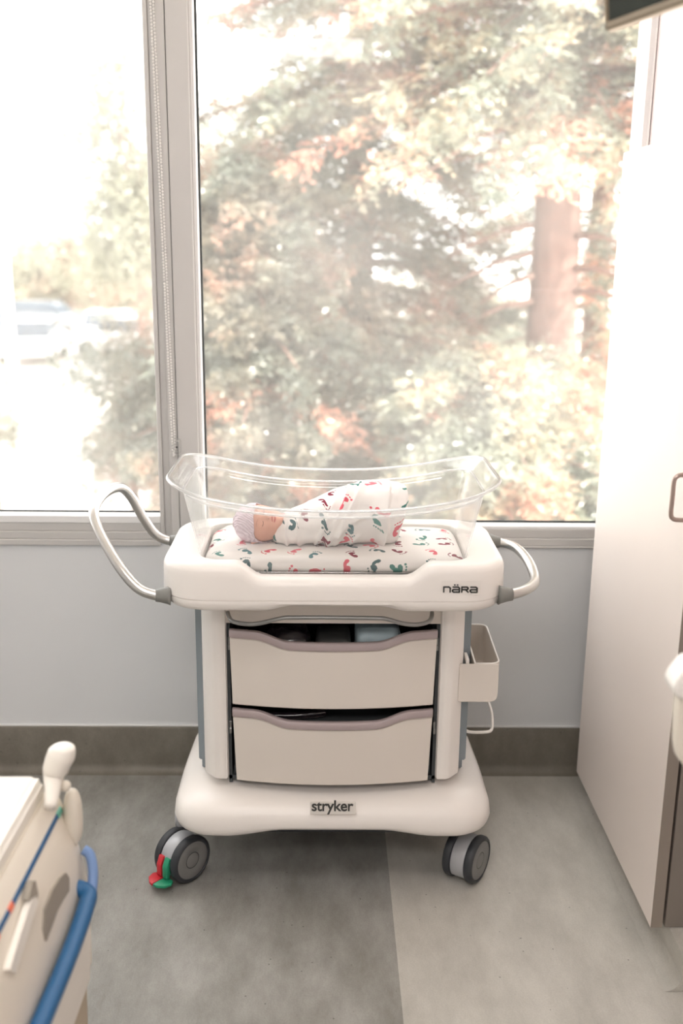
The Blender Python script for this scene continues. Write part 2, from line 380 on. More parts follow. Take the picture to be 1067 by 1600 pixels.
bm = bmesh.new(); add_box(bm, XL, XR, 0, .14, 0, .735); add_box(bm, XL, XR, 0, .14, WT-.02, WT+.05)
wf = struct(bmo('wall_front', bm, M['wall'], smooth=False))
struct(box('trim_3', XP, XR, -.001, .14, .735, WT, M['pier'], bev=0))
def cove(name, x0, x1, m):
    prof = [(-.001, .148), (-.012, .148), (-.014, .144)] + [(-.014-.026*(1-math.cos(a)), .028*(1-math.sin(a))+.0005) for a in np.linspace(0, PI/2, 7)] + [(-.042, 0.0), (-.001, 0.0)]
    vs = [(x0, y, z) for y, z in prof]+[(x1, y, z) for y, z in prof]; n = len(prof)
    fs = [(i, (i+1) % n, n+(i+1) % n, n+i) for i in range(n)]+[tuple(range(n)), tuple(range(2*n-1, n-1, -1))]
    o = mk(name, vs, fs, m, None); auto(o, 50); return struct(o)
cove('baseboard_front', XL, XR, m_floor('vinyl_base', srgb(118, 112, 102), srgb(136, 131, 121)))
struct(box('trim_1', XL, XR, -.006, 0, .148, .153, M['lightframe'], bev=.001))

# windows: frame profiles, panes
def frame_box(name, parts, m, parent=None):
    bm = bmesh.new()
    for p in parts: add_box(bm, *p)
    bmesh.ops.bevel(bm, geom=bm.edges[:], offset=.0015, segments=1, affect='EDGES')
    return auto(bmo(name, bm, m, parent), 20)
ML, MR = -.488, -.357
w1 = struct(empty('window_1', (-1.5, 0, .735)))
frame_box('window_rail', [(XL, ML, -.012, .10, .735, .752), (XL, ML, -.004, .10, .752, .775), (XL, ML, .004, .10, .775, .80)], M['frame'], w1)
frame_box('window_bead', [(XL, ML, .002, .06, .80, .822)], M['lightframe'], w1)
frame_box('window_gasket', [(XL, ML, .046, .054, .822, .826)], M['gasket'], w1)
frame_box('window_head', [(XL, ML, 0, .10, WT-.06, WT-.02)], M['frame'], w1)
mk('window_pane', *loft([[(XL, .05, .81), (ML+.002, .05, .81)], [(XL, .05, WT), (ML+.002, .05, WT)]], False, False, False), M['glass'], w1, False)
w2 = struct(empty('window_2', (.2, 0, .735)))
frame_box('window_rail', [(MR, XP, -.012, .10, .735, .740), (MR, XP, -.006, .10, .740, .762), (MR, XP, .002, .10, .762, .788)], M['frame'], w2)
frame_box('window_bead', [(MR, XP, .004, .06, .788, .798)], M['lightframe'], w2)
frame_box('window_gasket', [(MR, XP, .045, .054, .798, .803), (MR, MR+.005, .04, .054, .80, WT-.06)], M['gasket'], w2)
frame_box('window_jamb', [(XP-.02, XP, -.012, .10, .74, WT)], M['lightframe'], w2)
frame_box('window_head', [(MR, XP, 0, .10, WT-.06, WT-.02)], M['frame'], w2)
mk('window_pane', *loft([[(MR-.002, .05, .79), (XP, .05, .79)], [(MR-.002, .05, WT), (XP, .05, WT)]], False, False, False), M['glass'], w2, False)
w3 = struct(empty('trim_2', (-.42, 0, .735)))
frame_box('sash_stile', [(ML, ML+.012, .0, .06, .76, WT-.02), (ML+.012, ML+.033, .008, .06, .76, WT-.02), (ML+.033, ML+.058, -.004, .06, .76, WT-.02)], M['frame'], w3)
frame_box('mullion_post', [(ML+.060, MR-.012, -.008, .10, .75, WT-.02), (MR-.014, MR-.006, .0, .09, .75, WT-.02)], M['frame'], w3)
frame_box('mullion_bead', [(MR-.007, MR, .006, .06, .78, WT-.02)], M['lightframe'], w3)
frame_box('mullion_joint', [(ML+.056, ML+.062, .0, .06, .75, WT-.02)], M['gasket'], w3)
frame_box('corner_bracket', [(ML+.012, ML+.03, -.003, .01, .752, .756), (ML+.012, ML+.015, -.003, .01, .756, .775)], M['frame'], w3)

# blind chains
def chain(x0t, x0b, ztop, zbot, y, label, r=.0033, gap=.0072, pitch=.0082):
    t = tag(empty('blind_chain', (x0b, y, zbot)), label, 'chain')
    bm = bmesh.new(); bmesh.ops.create_icosphere(bm, subdivisions=1, radius=r)
    bv = np.array([v.co[:] for v in bm.verts]); bf = np.array([[v.index for v in f.verts] for f in bm.faces]); bm.free()
    V, Fc = [], []; n = int((ztop-zbot)/pitch)
    for i in range(n):
        z = zbot+i*pitch; x = x0b+(x0t-x0b)*(i/n)
        for s in (-1, 1):
            V.append(bv+np.array([x+s*gap/2*(.25 if i < 2 else 1), y, z+(pitch/2 if s > 0 else 0)])); Fc.append(bf+len(bv)*(len(V)-1))
    V = np.concatenate(V); Fc = np.concatenate(Fc)
    o = mk('bead', V, [tuple(f) for f in Fc.tolist()], M['clear_bead'], t); o['kind'] = 'stuff'
    tubes('cord', [([(x0b-gap/2, y, zbot), (x0t-gap/2, y, ztop)], .0006), ([(x0b+gap/2, y, zbot), (x0t+gap/2, y, ztop)], .0006)], M['clear_bead'], t, 5)
    return t
ct = at(235, 0, y=-.02); cb = at(272, 712, y=-.02)
chain(ct.x-.005, cb.x, WT-.03, cb.z, -.02, 'white beaded blind chain hanging down the window mullion on the left')
ct = at(1025, 30, y=-.03); cb = at(1010, 240, y=-.03)
chain(ct.x+.006, cb.x, WT-.03, cb.z-.25, -.03, 'thin beaded blind chain hanging at the right window edge above the wardrobe', r=.0016, gap=.002)
c = at(275, 697, y=-.02)
t = tag(empty('chain_holder', (c.x, -.008, c.z-.025)), 'clear plastic chain tensioner screwed to the mullion', 'bracket')
box('holder_body', c.x-.008, c.x+.014, -.026, -.0085, c.z-.022, c.z+.02, M['clear'], t, .006, 3)
vs, fs = lathe_vf([(.0, .002), (.0025, .002), (.0025, 0), (.0, 0)], Matrix.Translation((c.x+.003, -.027, c.z-.002)) @ Matrix.Rotation(PI/2, 4, 'X'), 10)
mk('screw', vs, fs, M['gasket'], t)

# ================================================================== WARDROBE (right)
wd = tag(empty('wardrobe', (1.1, -.5, 0)), 'tall off-white laminate wardrobe with full-height door on the right', 'wardrobe')
WX, WB, WTOP, WF = .75, .092, 1.834, -.893
box('door', WX, WX+.026, WF, -.176, WB, WTOP, M['ward'], wd, .001, 1)
box('door_edge_shade', WX+.0005, WX+.0265, WF-.0012, WF+.002, WB+.001, WTOP-.001, M['wardedge_shade'], wd, 0)  # thin sheet over the door end that carries the painted shade
box('carcass', WX+.034, XR-.01, WF+.002, -.178, WB-.001, WTOP, M['wardcar_shade'], wd, .001, 1)
box('gap_shade', WX+.026, WX+.036, WF+.03, -.1, WB+.01, WTOP-.01, M['gasket'], wd, 0)  # dark strip standing in for the shade between door and carcass
box('filler_strip', WX+.075, XR-.01, -.176, -.05, WB, WTOP, M['ward'], wd, .001, 1)
# toe kick with coved vinyl foot
tx = WX+.045
prof = [(tx+.3, WB-.002), (tx, WB-.002), (tx, .035)]+[(tx-.035*(1-math.cos(a)), .035*(1-math.sin(a))+.0006) for a in np.linspace(0, PI/2, 7)]+[(tx+.3, .0006)]
prism('toe_kick', prof, 'y', -.99, -.18, M['floor_light'], wd, 0)
h0, h1 = at(1052, 740, x=.72), at(1052, 815, x=.72); hz0, hz1 = h1.z, h0.z; hy = (h0.y+h1.y)/2
tube('door_handle', smooth_path([(WX+.001, hy, hz1), (WX-.018, hy, hz1), (WX-.028, hy, hz1-.004), (WX-.032, hy, hz1-.014), (WX-.032, hy, (hz0+hz1)/2), (WX-.032, hy, hz0+.014), (WX-.028, hy, hz0+.004), (WX-.018, hy, hz0), (WX+.001, hy, hz0)], 4), .005, M['pull'], wd)

# ================================================================== BASSINET CART
CX = .02
cart = tag(empty('bassinet_cart', (CX, -.4, 0)), 'white plastic hospital bassinet cart with two drawers and four casters', 'cart')
# base: pillow shaped foot plate, arched along the front bottom
def base():
    rings = []
    spec = [(.30, .20, .08, .175, 0), (.388, .260, .09, .171, 1), (.400, .270, .10, .179, 1), (.405, .272, .10, .195, .4), (.402, .270, .10, .222, 0),
            (.390, .258, .10, .243, 0), (.365, .235, .10, .256, 0), (.30, .19, .08, .268, 0), (.2, .1, .05, .272, 0)]
    for hx, hy_, r, z, arch in spec:
        ring = []
        for x, y in rrect(CX+.002, -.385, hx, hy_, r, 8, 28, 10):
            u = abs(x-CX); zz = z+arch*.017*(1-sstep(.12, .26, u))
            if z > .2: zz += 0
            back = sstep(-.45, -.1, y)
            ring.append(Vector((x + (CX-x)*.03*back, y, zz)))
        rings.append(ring)
    return loft(rings)
auto(mk('base', *base(), M['plastic'], cart), 60)
box('shade_plate', CX-.33, CX+.33, -.60, -.17, .150, .176, M['rubber'], cart, .01)  # unseen dark plate added to deepen the shade under the cart
# casters
def caster(x, y, ang, pedal):
    """ang: heading of the wheel disc's outward normal about z"""
    Rw, W = .0625, .085
    cs = bpy.data.objects.new('caster', None)
    mt = Matrix.Translation((x, y, Rw)) @ Matrix.Rotation(ang, 4, 'Z') @ Matrix.Rotation(PI/2, 4, 'Y')   # local z -> outward along x
    zt = .172
    # hood between the wheels (the part) ; wheels are sub-parts
    prof = []
    hood = []
    for k in range(25):
        a = R(-25+ (245)*k/24); hood.append((math.cos(a)*(Rw-.004), math.sin(a)*(Rw-.004)))
    m3 = Matrix.Translation((x, y, Rw)) @ Matrix.Rotation(ang, 4, 'Z')
    # in m3 frame: x axis = axle, y = rolling direction, z up
    pv = [(c, s) for c, s in hood]
    hd = prism('caster', pv, 'x', -.019, .019, M['fork'], cart, .002, 2, m3)
    vs, fs = lathe_vf([(.0, -.02), (.016, -.02), (.016, .01), (.0, .01)], Matrix.Translation((x, y, zt)), 20)
    mk('stem', vs, fs, M['fork'], hd)
    for s in (1, -1):
        mm = mt @ Matrix.Scale(s, 4, (0, 0, 1))
        vs, fs = lathe_vf([(.02, .019), (Rw-.006, .019), (Rw-.002, .021), (Rw, .026), (Rw, .036), (Rw-.003, .0405), (Rw-.009, .0425), (Rw-.0105, .0405), (.02, .040)], mm, 40)
        auto(mk('wheel', vs, fs, M['rubber'], hd), 40)
        vs, fs = lathe_vf([(.0, .0415), (.014, .0415), (.019, .0405), (.021, .0395), (.024, .041), (.048, .0418), (Rw-.0108, .0395), (Rw-.0108, .035), (0, .035)][::-1], mm, 40)
        auto(mk('wheel_cap', vs, fs, M['disc'], hd), 40)
    if pedal:
        # rolling direction toward +y local (after rotation); pedal sits at the low front
        for s, mname, nm in ((-1, 'red', 'red_pedal'), (1, 'green', 'green_pedal')):
            xa, xb = (0, .026*s) if s > 0 else (.026*s, 0)
            arm = [(-.044, .018), (-.060, .022), (-.070, .0), (-.071, -.030), (-.062, -.036), (-.054, -.012)]
            o = prism('brake_arm', arm, 'x', s*.011-.0085, s*.011+.0085, M[mname], hd, .002, 2, m3); o['label'] = nm.split('_')[0]+' brake arm'
            ped = [(s*.0005, -.056), (s*.030, -.058), (s*.037, -.070), (s*.031, -.088), (s*.014, -.100), (s*.0005, -.102)]
            o = prism('brake_pedal', ped, 'z', -.043, -.034, M[mname], hd, .003, 2, m3); o['label'] = nm.split('_')[0]+' brake pedal'
    return hd
caster(-.368, -.560, R(-41), True)
caster(.372, -.563, R(-34), False)
caster(-.33, -.18, R(-41), False)
caster(.36, -.18, R(-30), False)
# column
PZ0, PZ1 = .272, .80
def pillar(s, xi, xo):
    poly = [(xi, -.20), (xi, -.578), (xi+s*.004, -.582), (xi+s*.026, -.582), (xi+s*.036, -.577), (xi+s*.062, -.548), (xo, -.525), (xo+s*.002, -.50), (xo+s*.002, -.20)]
    bm = bmesh.new(); n = len(poly)
    V0 = [bm.verts.new((x, y, PZ0+.02)) for x, y in poly]; V1 = [bm.verts.new((x, y, PZ1)) for x, y in poly]
    bm.faces.new(V0); bm.faces.new(V1)
    for i in range(n): bm.faces.new((V0[i], V0[(i+1) % n], V1[(i+1) % n], V1[i]))
    bmesh.ops.recalc_face_normals(bm, faces=bm.faces)
    bmesh.ops.bevel(bm, geom=[e for e in bm.edges if e.calc_face_angle(0) > .4], offset=.003, segments=2, affect='EDGES')
    return auto(bmo('side_pillar', bm, M['plastic'], cart), 50)
pillar(-1, CX-.262, CX-.327); pillar(1, CX+.262, CX+.322)
for s, x in ((-1, CX-.334), (1, CX+.336)):
    bm = bmesh.new(); add_box(bm, x-.012, x+.012, -.50, -.18, PZ0+.03, PZ1); add_box(bm, x-.008, x+.008, -.47, -.2, PZ0-.01, PZ0+.04)
    bmesh.ops.bevel(bm, geom=bm.edges[:], offset=.003, segments=2, affect='EDGES')
    auto(bmo('side_post', bm, M['post'], cart))
bm = bmesh.new()
add_box(bm, CX-.262, CX+.262, -.20, -.19, PZ0+.01, PZ1); add_box(bm, CX-.262, CX+.262, -.56, -.19, PZ0+.01, PZ0+.02); add_box(bm, CX-.262, CX+.262, -.55, -.19, .486, .492)
for s in (-1, 1): add_box(bm, CX+s*.258-.004, CX+s*.258+.004, -.56, -.2, PZ0, PZ1)
add_box(bm, CX-.262, CX+.262, -.50, -.19, .705, .712)
bmo('drawer_housing', bm, M['dark'], cart, False)
bm = bmesh.new(); add_box(bm, CX-.262, CX+.262, -.57, -.55, .708, .80)
auto(bmo('cross_panel', bm, M['panel'], cart))
for s in (-1, 1):
    for z in (.655, .43):
        x = CX+s*.2555; prism('drawer_slide', [(-.570, z-.018), (-.570, z-.004), (-.566, z-.004), (-.566, z+.014), (-.30, z+.014), (-.30, z-.008), (-.560, z-.008), (-.560, z-.018)], 'x', x-.003, x+.003, M['bar'], cart, .0008, 1)
# drawers: curved front, scooped top edge with mauve grip
def drawer(z0, z1, dip, hw0, hw1):
    def yf(x, u): return -.585-.030*(1-((x-CX)/.26)**2)+.0*u
    n = 40; root = None
    def ztop(x): return z1-dip*(1-sstep(.105, .195, abs(x-CX)))-.006*(1-((x-CX)/.25)**2)*(1-sstep(.105, .195, abs(x-CX)))
    V, Fc = [], []
    band = .0205
    xs = np.linspace(-1, 1, n)
    rows_f = []
    for t in (0, .02, .5, .98, 1):
        row = []
        for u in xs:
            hw = hw0+(hw1-hw0)*t; x = CX+u*hw; zt = ztop(x)-band; z = z0+.0+(zt-z0)*t
            row.append((x, yf(x, t)+(.0035 if t in (0, 1) else 0), z))
        rows_f.append(row)
    back = [[(x, y+.016, z) for x, y, z in r] for r in rows_f][::-1]
    rings = rows_f+back
    vs, fs = loft(rings, False, False, False, True)
    nn = len(rings); fs += [tuple(i*n for i in range(nn))[::-1], tuple(i*n+n-1 for i in range(nn))]
    fr = auto(mk('drawer', vs, fs, M['panel'], cart), 25)
    # mauve band
    rings = []
    for du, dz in ((.001, 0), (-.0035, .002), (-.0045, .006), (-.0045, band-.004), (-.002, band-.0005), (.004, band), (.012, band-.001), (.014, band-.004), (.014, 0)):
        row = []
        for u in xs:
            x = CX+u*(hw1+.001); row.append((x, yf(x, 1)+du, ztop(x)-band+dz))
        rings.append(row)
    vs, fs = loft(rings, False, False, False, True); nn = len(rings); fs += [tuple(i*n for i in range(nn))[::-1], tuple(i*n+n-1 for i in range(nn))]
    auto(mk('drawer_grip', vs, fs, M['mauve'], fr), 50)
    bm = bmesh.new(); zi = z1-.03
    add_box(bm, CX-.245, CX+.245, -.575, -.22, z0+.012, z0+.018)
    for s in (-1, 1): add_box(bm, CX+s*.243-.003, CX+s*.243+.003, -.575, -.22, z0+.012, zi)
    add_box(bm, CX-.245, CX+.245, -.226, -.22, z0+.012, zi)
    bmo('drawer_tray', bm, M['dark'], fr, False)
    return fr
drawer(.500, .697, .018, .247, .252)
drawer(.293, .489, .018, .240, .247)
# towel bar
tube('front_rail', smooth_path([at(*p, y=v) for *p, v in ((356, 957, -.58), (358, 964, -.60), (364, 971, -.63), (385, 975, -.645), (405, 974, -.65), (440, 966, -.655), (460, 965, -.655), (520, 965, -.655), (585, 966, -.655), (603, 967, -.655), (628, 974, -.65), (650, 976, -.645), (668, 972, -.63), (674, 965, -.60), (675, 957, -.58))], 5), .0052, M['bar'], cart)
# deck
DY = -.485
def zt(x, y, inner=False):
    if y > -.60: return .897
    return .897-.034*(1-sstep(.165, .225, abs(x-CX)))*sstep(-.60, -.62, y)
def deck():
    rings = []
    O = lambda d, z, r=.105: [Vector((x, y, z)) for x, y in rrect(CX, DY, .402-d, .217-d, r-d*.6, 10, 44, 8)]
    I = rrect(CX, -.50, .313, .156, .05, 10, 44, 8)
    def arch(x): return .012*(1-sstep(.10, .17, abs(x-CX-.005)))
    rings.append([Vector((x, y, .845)) for x, y in I])
    rings.append([Vector((x, y, zt(x, y)-.004)) for x, y in I])
    rings.append([Vector((x+(x-CX)*.008, y+(y+.5)*.012, zt(x, y))) for x, y in I])
    for d, dz in ((.022, -.000), (.012, -.003), (.005, -.009), (.001, -.018), (.0, -.030)):
        rings.append([Vector((x, y, zt(x, y if y > -.60 else y, True)+dz)) for x, y in rrect(CX, DY, .402-d, .217-d, .105-d*.6, 10, 44, 8)])
    for d, z in ((-.001, .818), (-.001, .8135), (.0015, .8125), (.0015, .8115), (0, .8105), (.0, .804), (.003, .794), (.010, .786), (.022, .781)):
        rings.append([Vector((p.x, p.y, p.z+arch(p.x)*(1 if z < .80 else 0))) for p in O(d, z)])
    rings.append([Vector((p.x, p.y, p.z+arch(p.x))) for p in O(.10, .779)])
    vs, fs = loft(rings, True, True, True); return vs, fs
auto(mk('deck', *deck(), M['plastic'], cart), 40)
# handles
def handle(name, pts, lab):
    P = smooth_path([at(*p[:2], y=p[2]) for p in pts], 8)
    o = tube(name, P, .0125, M['steel'], cart, 16); o['label'] = lab
    for i, (a, b) in enumerate(((P[0], P[3]), (P[-1], P[-4]))):
        d = (b-a).normalized(); s = a-d*.006
        vs, fs = tube_vf([s, s+d*.006, s+d*.022, s+d*.034], [.024, .021, .0165, .0145], 16); mk('handle_joint', vs, fs, M['joint'], o)
handle('push_handle', [(262, 930, -.655), (240, 929, -.66), (215, 918, -.655), (190, 890, -.63), (165, 850, -.58), (150, 818, -.535), (147, 797, -.50), (156, 778, -.45), (172, 765, -.40), (190, 762, -.36), (206, 778, -.325), (222, 806, -.30), (240, 832, -.285), (258, 843, -.28), (282, 846, -.28)], 'tall bent aluminium push handle on the left end')
handle('grab_handle', [(782, 929, -.655), (800, 928, -.65), (822, 921, -.63), (835, 910, -.58), (833, 893, -.50), (822, 872, -.41), (806, 856, -.33), (788, 849, -.29), (765, 846, -.28)], 'low aluminium grab handle on the right end')

# lettering
def strokes(name, letters, org, sx, sz, th, y, m, parent, flat=.0008):
    """letters: list of polylines in a unit grid, drawn as flat raised ribbons on the face y"""
    bm = bmesh.new()
    for pl in letters:
        if len(pl) == 1:
            x, z = pl[0]; add_box(bm, org[0]+x*sx-th*.55, org[0]+x*sx+th*.55, y-flat, y+flat, org[1]+z*sz-th*.4, org[1]+z*sz+th*.4); continue
        for (x0, z0), (x1, z1) in zip(pl, pl[1:]):
            a = Vector((org[0]+x0*sx, 0, org[1]+z0*sz)); b = Vector((org[0]+x1*sx, 0, org[1]+z1*sz)); d = (b-a); L = d.length; ang = math.atan2(d.z, d.x)
            mt = Matrix.Translation(((a.x+b.x)/2, y, (a.z+b.z)/2)) @ Matrix.Rotation(-ang, 4, 'Y')
            add_box(bm, -L/2-th*.32, L/2+th*.32, -flat, flat, -th/2, th/2, mt)
    return bmo(name, bm, m, parent, False)
yd = DY-.217
nl = at(693, 926, y=yd); nr = at(745, 926, y=yd); hN = (at(700, 914.5, y=yd)-at(700, 925.5, y=yd)).z; wN = nr.x-nl.x
def rr(x0, x1, z0, z1): return [(x0+.08, z1), (x1-.08, z1)]
LN = [[(0, 0), (0, 1)], [(0, 1), (.75, 1), (.95, .8), (.95, 0)],
      [(1.35, 1), (2.1, 1), (2.3, .8), (2.3, 0), (1.45, 0), (1.3, .15), (1.3, .4), (1.45, .5), (2.3, .5)],
      [(1.6, 1.42)], [(2.0, 1.42)],
      [(2.65, 0), (2.65, 1), (3.4, 1), (3.55, .85), (3.55, .65), (3.4, .5), (2.65, .5)], [(3.2, .5), (3.6, 0)],
      [(3.95, 1), (4.7, 1), (4.9, .8), (4.9, 0), (4.05, 0), (3.9, .15), (3.9, .4), (4.05, .5), (4.9, .5)]]
box('name_badge', nl.x-.006, nr.x+.006, yd-.0006, yd+.001, nl.z-.005, nl.z+hN*1.7, M['badge'], cart, 0)
o = strokes('nara_lettering', LN, (nl.x, nl.z+hN*.1), wN/4.9, hN*.72, hN*.2, yd-.001, M['text'], cart); o.name = 'badge_lettering'; o['label'] = 'grey lettering reading nära'
yb = -.6575
sl_ = at(487, 1266, y=yb); sr_ = at(552, 1266, y=yb)
fc = bpy.data.curves.new('t', 'FONT'); fc.body = 'stryker'; fc.size = 1; fc.extrude = .01; fc.offset = .018; fc.space_character = .96
fo = bpy.data.objects.new('t', fc); COL.objects.link(fo); bpy.context.view_layer.update()
me = bpy.data.meshes.new_from_object(fo.evaluated_get(bpy.context.evaluated_depsgraph_get())); bpy.data.objects.remove(fo)
co = np.array([v.co[:] for v in me.vertices]); x0, x1 = co[:, 0].min(), co[:, 0].max(); k = (sr_.x-sl_.x)/(x1-x0)
yface = -.6595
for v in me.vertices: v.co = Vector((sl_.x+(v.co.x-x0)*k, yface-.0004+v.co.z*.05, sl_.z+v.co.y*k*1.12))
me.materials.clear(); me.materials.append(M['text'])
box('maker_badge', sl_.x-.004, sr_.x+.006, yface, yface+.004, sl_.z-.010, sl_.z+.024, M['badge'], cart, 0)
o = link('maker_lettering', me, None, cart, False); o['label'] = 'grey lettering reading stryker'

# side bin (hangs on the right post) and loop below it
bk = tag(empty('side_bin', (.41, -.4, .47)), 'cream open-topped bin hooked on the right side of the cart', 'bin')
p = lambda px, py, y: at(px, py, y=y)
ff = -.56; fb = -.32
a = p(717, 1037, ff); b = p(782, 1038, ff); cI = p(718, 1096, ff); bz = cI.z
XI, XO = .371, b.x; ZF = a.z
def binring(inset, z_f, z_b, nn=10):
    out = []; r = .022
    pts = [(XI+inset, fb-inset, 'b'), (XI+inset, ff+inset, 'f')]
    out = [(XI+inset, fb-inset), (XI+inset, ff+inset)]
    for k in range(nn+1):
        t = R(-90+90*k/nn); out.append((XO-inset-r+(r)*math.cos(t), ff+inset+r+r*math.sin(t)))
    for k in range(nn+1):
        t = R(90*k/nn); out.append((XO-inset-r+r*math.cos(t), fb-inset-r+r*math.sin(t)))
    zz = lambda y: z_f+(z_b-z_f)*sstep(ff+.02, fb-.03, y)
    return [Vector((x, y, zz(y))) for x, y in out]
ZB = ZF+.012
rings = [binring(.012, bz, bz), binring(.003, bz+.004, bz+.004), binring(0, bz+.012, bz+.012), binring(0, ZF, ZB), binring(.003, ZF, ZB), binring(.003, bz+.012, bz+.012), binring(.012, bz+.006, bz+.006)]
auto(mk('bin_body', *loft(rings), M['panel'], bk), 40)
rp = [(v.x, v.y, v.z) for v in binring(.0015, ZF, ZB)]
tube('bin_rim', rp, .0024, M['white'], bk, 8, True)
prism('bin_front', [(a.x, bz+.004), (a.x+.004, bz), (XO-.020, bz), (XO-.012, bz+.003), (XO-.006, bz+.009), (XO-.004, bz+.018), (XO-.004, ZF), (a.x+.002, ZF)], 'y', ff-.003, ff+.0005, M['panel'], bk, .0008, 1)
box('bin_hook', a.x+.018, a.x+.026, ff+.003, ff+.05, ZF-.004, ZF+.010, M['white'], bk, .001)
lp = tag(empty('hanging_loop', (.40, -.4, .38)), 'white wire towel loop below the side bin', 'hook')
tube('loop_rod', smooth_path([at(*q[:2], y=q[2]) for q in ((724, 1090, -.47), (724, 1110, -.47), (725, 1135, -.47), (729, 1142, -.47), (738, 1144, -.46), (755, 1144, -.44), (766, 1142, -.43), (769, 1134, -.42), (768, 1115, -.40), (763, 1098, -.37), (757, 1090, -.35), (745, 1088, -.33), (738, 1088, -.33))], 5), .0042, M['white'], lp, 10)
box('loop_plate', .358, .366, -.48, -.32, .47, .50, M['white'], lp, .001)

# things in the drawers
def crumple(name, x0, x1, y0, y1, z0, z1, m, label, cat, amp=.006, fr=30, ex=.5):
    bm = bmesh.new(); bmesh.ops.create_grid(bm, x_segments=2, y_segments=2, size=1); bm.free()
    n = 24; vs, fs = [], []; cx, cy_, cz = (x0+x1)/2, (y0+y1)/2, (z0+z1)/2
    rings = []
    sg = lambda v, e: math.copysign(abs(v)**e, v)
    for i in range(n+1):
        t = -PI/2+PI*i/n; ring = []
        for j in range(2*n):
            f = 2*PI*j/(2*n); ce = sg(math.cos(t), ex)
            q = Vector((cx+(x1-x0)/2*ce*sg(math.cos(f), ex), cy_+(y1-y0)/2*ce*sg(math.sin(f), ex), cz+(z1-z0)/2*sg(math.sin(t), ex)))
            q += Vector((0, 0, 1))*noise.noise(q*fr)*amp + Vector((1, 1, 0))*noise.noise(q*fr*1.3+Vector((3, 1, 2)))*amp*.5; ring.append(q)
        rings.append(ring)
    o = mk(name, *loft(rings), m); return tag(o, label, cat)
crumple('plastic_bag', CX-.17, CX-.055, -.57, -.42, .52, .682, M['bag'], 'shiny black crumpled plastic bag in the top drawer', 'bag', .010, 45)
crumple('cloth_pouch', CX+.055, CX+.17, -.57, -.40, .52, .684, M['pouch'], 'pale blue folded pouch in the right of the top drawer', 'pouch', .004, 25, .35)
crumple('paper_pack', CX-.045, CX+.045, -.56, -.42, .52, .655, M['bar'], 'flat grey pack between the bag and the pouch in the top drawer', 'pack', .002, 25, .3)
tb = [Vector((CX-.18, -.55, .452)), Vector((CX-.10, -.555, .455)), Vector((CX-.05, -.55, .458)), Vector((CX-.02, -.54, .458))]
vs, fs = tube_vf(smooth_path(tb, 6), [.010]*12+[.012]*7, 12)
o = mk('rubber_hose', vs, fs, M['bag']); tag(o, 'short black rubber hose lying in the bottom drawer', 'hose')
tag(crumple('black_case', CX-.19, CX+.17, -.56, -.30, .31, .444, M['dark'], 'flat black case filling the bottom drawer', 'case', .002, 20, .25))

# ================================================================== TUB, MATTRESS, BABY
TY = -.50
def tub_ring(hx, hy_, r, f, dz=0):
    out = []
    for x, y in rrect(CX-.002, TY, hx, hy_, r, 10, 30, 12):
        u = min(1, abs(x-CX)/hx); zr = 1.031+.054*u**2.3
        out.append(Vector((x, y, .8535+f*(zr-.8535)+dz)))
    return out
tub = tag(empty('bassinet_tub', (CX, TY, .85)), 'clear acrylic bassinet tub with flared wavy rim on top of the cart', 'bassinet')
rings = [tub_ring(.20, .08, .05, 0, .001), tub_ring(.290, .134, .05, 0, .001), tub_ring(.302, .146, .055, 0, .005), tub_ring(.308, .151, .06, 0, .014)]
for k in range(1, 9): f = k/8*.80; rings.append(tub_ring(.309+.046*f, .152+.030*f, .06+.02*f, f, .012*(1-f)))
rings += [tub_ring(.347, .181, .08, .84), tub_ring(.353, .187, .085, .875), tub_ring(.361, .197, .09, .915), tub_ring(.370, .207, .10, .955), tub_ring(.377, .2135, .105, .985), tub_ring(.381, .217, .11, .995), tub_ring(.384, .219, .11, .985)]
o = mk('tub_shell', *loft(rings, True, True, False), M['acrylic'], tub)
md = o.modifiers.new('thickness', 'SOLIDIFY'); md.thickness = .0035; md.offset = 0
tube('rim_edge', tub_ring(.3825, .218, .11, .985), .0038, M['acrylic_bright_rim'], tub, 8, True)  # added bead, whitened to draw the bright line along the lip
tube('shoulder_edge', tub_ring(.3485, .1825, .08, .852), .003, M['acrylic_bright_rim'], tub, 6, True)
tube('foot_edge', tub_ring(.305, .149, .058, 0, .010), .0025, M['acrylic_bright_rim'], tub, 6, True)

def uvmap(o, fn):
    me = o.data; ul = me.uv_layers.get('UVMap') or me.uv_layers.new(name='UVMap')
    og = ORG[o.name]
    for pgn in me.polygons:
        for li in pgn.loop_indices:
            v = me.vertices[me.loops[li].vertex_index]; ul.data[li].uv = fn(v.co+og)
    return o
def mattress():
    rings = []
    for i, (d, z) in enumerate([(.05, .8585), (.008, .859), (.0, .868), (-.001, .878), (.002, .887), (.009, .8945), (.022, .899), (.05, .9015), (.09, .9025), (.125, .903)]):
        ring = []
        for x, y in rrect(CX+.001, TY, .306-d, .146-d*.95, max(.055-d*.4, .012), 8, 40, 16):
            q = Vector((x, y, z)); wr = (.0035 if z > .87 else .001)*(1+1.8*sstep(.15, .3, CX-x))
            q += Vector((0, 0, 1))*noise.noise(Vector((x*18, y*22, z*30)))*wr+Vector((0, -1, 0))*noise.noise(Vector((x*25, 3, z*30)))*wr*.5*(1 if y < TY else -1)
            ring.append(q)
        rings.append(ring)
    return loft(rings)
vs, fs = mattress()
uvs = []
for v in vs:
    d = v.z-.8585; uvs.append((v.x+.03, v.y-(.9-v.z)*.8*(1 if v.y < TY else -1)))
mt_ = mk('mattress', vs, fs, M['foot'], None, True, uvs); tag(mt_, 'thin bassinet mattress in a white sheet printed with coloured footprints', 'mattress')

